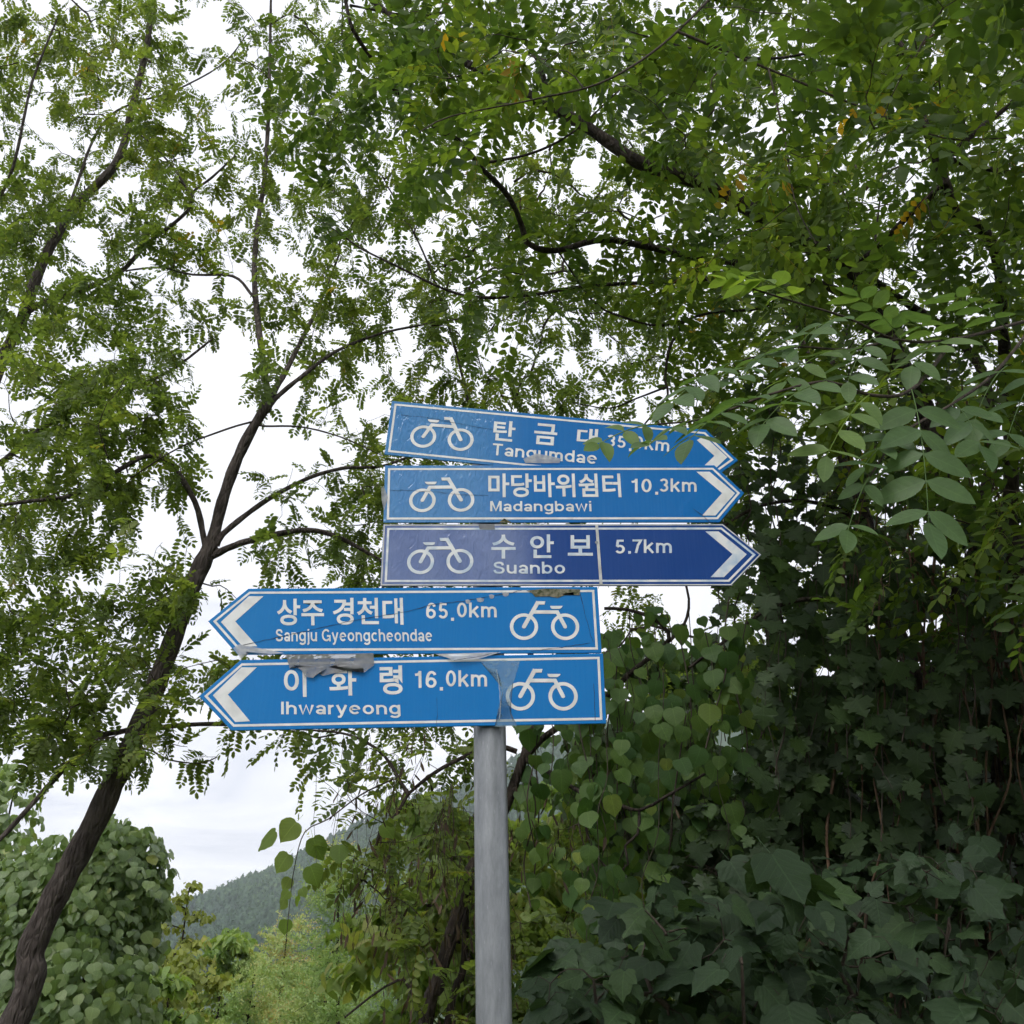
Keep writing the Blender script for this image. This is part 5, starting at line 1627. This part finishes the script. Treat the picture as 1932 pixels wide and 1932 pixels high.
def curtain(name, label, n, xr, top, bot, Y, size, tpl, mat, gap, tint, dens=None, facing=0.8, anchor=None):
    """vines hanging in strands; leaves face out and tip down"""
    c = at((xr[0] + xr[1]) / 2, bot[1], Y[0])
    base = np.array([c[0], c[1], float(ground_z(c[0], c[1]))])
    o = thing(name, base, label, 'vine')
    lv = Leaves(); st = Mass()
    for k in range(n):
        px = G.uniform(*xr)
        y0, y1 = G.uniform(*top), G.uniform(*bot)
        if y1 < y0 + 60:
            continue
        Yk = G.uniform(*Y)
        a = at(px, y0, Yk); b = at(px + G.normal(0, 25), y1, Yk)
        b = np.array([b[0], a[1] + G.normal(0, .1), b[2]])
        m = max(3, int((a[2] - b[2]) / 0.15))
        P = a + (b - a) * np.linspace(0, 1, m)[:, None] + G.normal(0, 0.025, (m, 3))
        P = catmull(P, 0.05)
        V, F = tube(P, np.full(len(P), G.uniform(0.0015, 0.004)), 4)
        st.add(V, F)
        L_ = np.linalg.norm(b - a)
        for j in range(int(L_ / gap)):
            p = P[rng.randrange(len(P))]
            ang = rng.uniform(0, 2 * math.pi)
            off = np.array([math.cos(ang), math.sin(ang) * 0.8 - 0.25, rng.uniform(-.2, .2)]) * size * rng.uniform(0.3, 0.8)
            nn = np.array([off[0] * 3 + G.normal(0, .3), -facing + G.normal(0, .35), 0.65 + G.normal(0, .25)])
            lv.add(p + off, np.array([off[0] * 4 + G.normal(0, .3), -0.25 + G.normal(0, .3), -0.9]), nn, size * rng.uniform(0.55, 1.15), min(1, max(0, tint + rng.gauss(0, .17))), rng.randrange(4))
    st.build('vine_stems', M['twig'], o, True, 'stuff')
    build_leaves(lv, tpl, mat, o, unitlen=1.0)
    return o

curtain('climbing_vine', 'curtain of heart-shaped green leaves hanging just right of the lowest signs', 64, (985, 1480), (1130, 1420), (1330, 1760), (4.3, 5.3), 0.092, 'heart', M['curtain'], 0.062, 0.68)
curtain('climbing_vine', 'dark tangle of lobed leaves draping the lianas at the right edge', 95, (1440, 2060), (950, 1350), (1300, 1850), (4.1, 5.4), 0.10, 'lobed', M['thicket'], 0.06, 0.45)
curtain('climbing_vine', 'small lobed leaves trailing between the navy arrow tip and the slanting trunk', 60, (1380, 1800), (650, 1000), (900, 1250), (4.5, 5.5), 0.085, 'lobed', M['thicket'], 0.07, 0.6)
# few large leaves on a loose trailing stem left of the post
tv = thing('trailing_vine', at(640, 1500, 4.45), 'loose trailing stem with a few large round leaves left of the post', 'vine')
P = catmull(np.array(pxs([(742, 1470), (680, 1500), (620, 1545), (575, 1570), (555, 1640), (545, 1720), (538, 1800)], 4.45)), 0.04)
V, F = tube(P, np.linspace(0.004, 0.001, len(P)), 5)
part('stem', V, F, M['twig'], tv, True)
lv = Leaves()
for px, py, s, dx in [(522, 1590, 62, -1), (560, 1570, 58, -.6), (590, 1600, 60, .3), (545, 1628, 50, -.5), (585, 1650, 50, .4), (548, 1668, 34, -.4), (546, 1690, 26, -.5), (568, 1684, 24, .5), (540, 1705, 36, -.6), (560, 1700, 28, .2), (540, 1746, 34, 0), (720, 1570, 44, .8), (640, 1610, 46, .1)]:
    lv.add(at(px, py - s * .35, 4.45 + G.normal(0, .05)), np.array([dx, G.normal(0, .2), -0.75]), np.array([G.normal(0, .25), -0.75, 0.6 + G.normal(0, .2)]), s * 0.72 * 4.5 * 1.07 / FPX, 0.6, rng.randrange(4))
build_leaves(lv, 'heart', M['trail'], tv, unitlen=1.0)

def bush(name, label, tpl, mat, spots, n, size, tint, Yr, branch=True):
    """woody shrub: stems from the ground, leaves on stalks at their ends. spots: (px, py, rx, ry)"""
    c = at(spots[0][0], 1980, np.mean(Yr))
    base = np.array([c[0], c[1], float(ground_z(c[0], c[1]))])
    T = Tree(name, base, label, 'shrub', bark='twig', twig='twig')
    for (px, py, rx, ry) in spots:
        e = at(px, py, G.uniform(*Yr))
        m = (base + e) / 2 + np.array([G.normal(0, .15), G.normal(0, .1), 0.15])
        T.limb([base + G.normal(0, .08, 3) * (1, 1, 0) - (0, 0, 0.05), m, e], 0.011, 0.004, 'stem')
    A = []
    tot = sum(s[2] * s[3] for s in spots)
    for (px, py, rx, ry) in spots:
        for _ in range(int(n * rx * ry / tot)):
            a = G.uniform(0, 2 * math.pi); r = math.sqrt(G.random())
            A.append(at(px + rx * r * math.cos(a), py + ry * r * math.sin(a), G.uniform(*Yr)))
    lv = Leaves()
    for P in T.grow(np.array(A), tip=0.0014, maxlen=1.5):
        td = unit(P[-1] - P[-2])
        for j in range(2):
            d = np.array([td[0] * .5 + G.normal(0, .7), -0.35 + G.normal(0, .5), -0.55 + G.normal(0, .35)])
            nn = np.array([G.normal(0, .4), -0.45 + G.normal(0, .35), 0.85])
            lv.add(P[-1 - j] + G.normal(0, .015, 3), d, nn, size * (rng.uniform(1.2, 1.6) if rng.random() < 0.06 else rng.uniform(0.4, 1.1)), min(1, max(0, tint + rng.gauss(0, .16))), rng.randrange(4))
    T.wood()
    build_leaves(lv, tpl, mat, T.o, unitlen=1.0)
    return T

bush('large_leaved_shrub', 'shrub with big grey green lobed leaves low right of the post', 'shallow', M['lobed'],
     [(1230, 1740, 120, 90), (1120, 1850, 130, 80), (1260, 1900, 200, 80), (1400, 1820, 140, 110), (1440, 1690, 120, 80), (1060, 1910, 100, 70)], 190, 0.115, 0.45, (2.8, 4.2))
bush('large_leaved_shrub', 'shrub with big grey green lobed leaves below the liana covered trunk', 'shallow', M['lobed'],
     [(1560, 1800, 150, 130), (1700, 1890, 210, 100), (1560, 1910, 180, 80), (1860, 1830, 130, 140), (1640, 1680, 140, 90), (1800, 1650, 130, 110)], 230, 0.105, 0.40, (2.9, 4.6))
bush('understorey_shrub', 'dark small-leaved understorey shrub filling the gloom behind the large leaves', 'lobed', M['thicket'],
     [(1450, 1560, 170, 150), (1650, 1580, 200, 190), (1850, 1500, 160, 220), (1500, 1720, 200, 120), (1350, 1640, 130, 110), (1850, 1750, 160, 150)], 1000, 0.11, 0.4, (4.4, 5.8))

# ------------------------------------------------------------------ trees further off
def leafy_tree(name, label, px, top, Y, w_px, h, tpl, mat, size, n, tint, group, droopy=0.3, bot=None, bark='barkdark', tsp=0.15):
    """tree in the middle distance standing on the falling ground: trunk, limbs, and leaves in uneven clumps"""
    tp = at(px, top, Y)
    gz = float(ground_z(tp[0], tp[1]))
    base = np.array([tp[0], tp[1], gz])
    o = thing(name, base, label, 'tree', group)
    H = tp[2] - gz
    R_ = w_px / FPX * Y * 1.07 / 2
    zlo = gz + H * (1 - h)
    trunk = catmull(np.array([base - (0, 0, .2), base + (G.normal(0, .1), 0, H * .5), tp - (0, 0, 0.1)]), 0.4)
    V, F = tube(trunk, np.linspace(0.010 * H, 0.001 * H, len(trunk)), 8)
    part('trunk', V, F, M[bark], o, True)
    lm = Mass(); lv = Leaves()
    nl = 46
    for i in range(nl):
        t = (i + 0.5) / nl
        z = zlo + (tp[2] - zlo) * t
        rmax = R_ * (math.sin(math.pi * min(1, 0.18 + 0.82 * (1 - t))) ** 0.7 if tpl != 'needle' else (1.05 - t))
        a = i * 2.399 + G.normal(0, .3)
        ln = max(0.15, rmax * G.uniform(0.65, 1.1))
        s = np.array([tp[0] + (base[0] - tp[0]) * (1 - t) * 0.3, tp[1], z])
        e = s + np.array([math.cos(a) * ln, math.sin(a) * ln, ln * G.uniform(-droopy, 0.35)])
        P = catmull(np.array([s, (s + e) / 2 + np.array([0, 0, ln * .12]), e]), max(0.08, ln / 8))
        V, F = tube(P, np.linspace(0.012 + .006 * ln, 0.004, len(P)), 4)
        lm.add(V, F)
        m = int(n / nl * (0.4 + 1.2 * ln / max(R_, .1)))
        tt = min(1, max(0, tint + G.normal(0, tsp)))
        for _ in range(m):
            f = G.random() ** 0.6
            p = P[min(len(P) - 1, int(f * len(P)))] + G.normal(0, 1, 3) * np.array([.16, .16, .10]) * max(0.35, R_ * 0.55)
            if tpl == 'needle':
                d = unit(e - s) * 0.6 + G.normal(0, .5, 3) + np.array([0, 0, .1])
                nn = G.normal(0, 1, 3)
            else:
                d = np.array([G.normal(0, .6), G.normal(0, .6), -.5]); nn = np.array([G.normal(0, .5), G.normal(0, .5) - .2, 1])
            lv.add(p, d, nn, size * rng.uniform(.6, 1.2), min(1, max(0, tt + rng.gauss(0, .12))), rng.randrange(4))
    lm.build('limbs', M[bark], o, True, 'stuff')
    build_leaves(lv, tpl, mat, o, unitlen=1.0, limit=0, mass='crown')
    return o
# shoot with short tufts of needles
def needle_shoot(seed):
    r = random.Random(seed)
    V, F = [], []
    for i in range(9):
        t = i / 8
        for s in range(2):
            a = r.uniform(0, 2 * math.pi)
            c = np.array([t, 0, 0])
            dirv = np.array([0.10, math.cos(a) * 0.13, math.sin(a) * 0.13])
            w = np.array([0.035, 0.01, -0.01])
            k = len(V)
            V += [c - w, c + w, c + dirv]
            F.append((k, k + 1, k + 2))
    return np.array(V), np.array(F), np.zeros(len(V))
TPL['needle'] = [needle_shoot(i) for i in range(4)]

grp = 'trees in the valley below'
leafy_tree('larch_tree', 'pale green feathery larch rising beside the vine hung tree', 640, 1610, 17, 330, 0.75, 'needle', M['larch'], 0.38, 4200, 0.55, grp)
leafy_tree('larch_tree', 'feathery larch with orange tinged shoots in the middle of the valley trees', 545, 1735, 20, 260, 0.8, 'needle', M['larch'], 0.40, 3800, 0.78, grp)
leafy_tree('larch_tree', 'low bright larch filling the bottom of the valley view', 480, 1830, 15, 260, 0.8, 'needle', M['larch'], 0.32, 3900, 0.58, grp)
leafy_tree('larch_tree', 'greyish green larch half hidden behind the crooked locust trunk', 760, 1680, 15, 260, 0.8, 'needle', M['larch'], 0.32, 3400, 0.5, grp)
leafy_tree('yellowing_tree', 'thin yellowing tree with an airy top against the white sky', 358, 1668, 22, 130, 0.8, 'ovate_lo', M['yellow'], 0.15, 2600, 0.35, grp, tsp=.1)
leafy_tree('yellowing_tree', 'yellow brown tinged tree next to the rounded kudzu shrub', 330, 1790, 18, 250, 0.8, 'ovate_lo', M['yellow'], 0.16, 5500, 0.32, grp)
leafy_tree('valley_tree', 'round mid green tree crown in front of the wooded mountain', 430, 1752, 30, 150, 0.7, 'ovate_lo', M['valley'], 0.26, 5000, 0.6, grp)
leafy_tree('valley_tree', 'dull green broad tree among the larches below the mountain', 600, 1800, 26, 240, 0.7, 'ovate_lo', M['valley'], 0.26, 6000, 0.55, grp)
leafy_tree('valley_tree', 'shaded green tree low beside the kudzu leaves', 260, 1850, 14, 240, 0.8, 'ovate_lo', M['valley'], 0.17, 5000, 0.5, grp)
g2 = 'trees standing behind the vine curtain'
leafy_tree('background_tree', 'light green tree glowing behind the post and hanging pods', 900, 1560, 9.5, 420, 0.8, 'ovate_lo', M['valley'], 0.15, 6500, 0.8, g2)
leafy_tree('background_tree', 'yellow green tree seen through the gaps right of the post', 1110, 1480, 11, 360, 0.8, 'ovate_lo', M['valley'], 0.16, 6500, 0.82, g2)
leafy_tree('background_tree', 'deep green tree closing the view behind the heart-shaped leaves', 1300, 1240, 10, 480, 0.8, 'ovate_lo', M['thicket'], 0.17, 6000, 0.6, g2)
leafy_tree('background_tree', 'dense dark tree behind the slanting liana trunk', 1560, 1330, 8.5, 480, 0.85, 'ovate_lo', M['thicket'], 0.15, 7000, 0.5, g2)
leafy_tree('background_tree', 'dense dark tree closing the woods at the right edge', 1850, 1240, 8.8, 520, 0.85, 'ovate_lo', M['thicket'], 0.15, 7000, 0.45, g2)

# ------------------------------------------------------------------ air: faint haze round the camera and all the land
def haze():
    m, t, N, L = newmat('haze')
    o = N('ShaderNodeOutputMaterial')
    v = N('ShaderNodeVolumePrincipled')
    v.inputs['Color'].default_value = (0.86, 0.95, 1.0, 1)
    v.inputs['Density'].default_value = 0.00026
    v.inputs['Anisotropy'].default_value = 0.2
    L(v.outputs[0], o.inputs['Volume'])
    x0, x1, y0, y1, z0, z1 = -4300, 4300, -3300, 5300, -20, 235
    V = [(x, y, z) for x in (x0, x1) for y in (y0, y1) for z in (z0, z1)]
    F = [(0, 1, 3, 2), (4, 6, 7, 5), (0, 4, 5, 1), (2, 3, 7, 6), (0, 2, 6, 4), (1, 5, 7, 3)]
    o2 = link('haze', mesh_arrays('haze', V, F, m))
    props(o2, 'thin pale blue haze in the air over the valley', 'haze', kind='stuff')
haze()
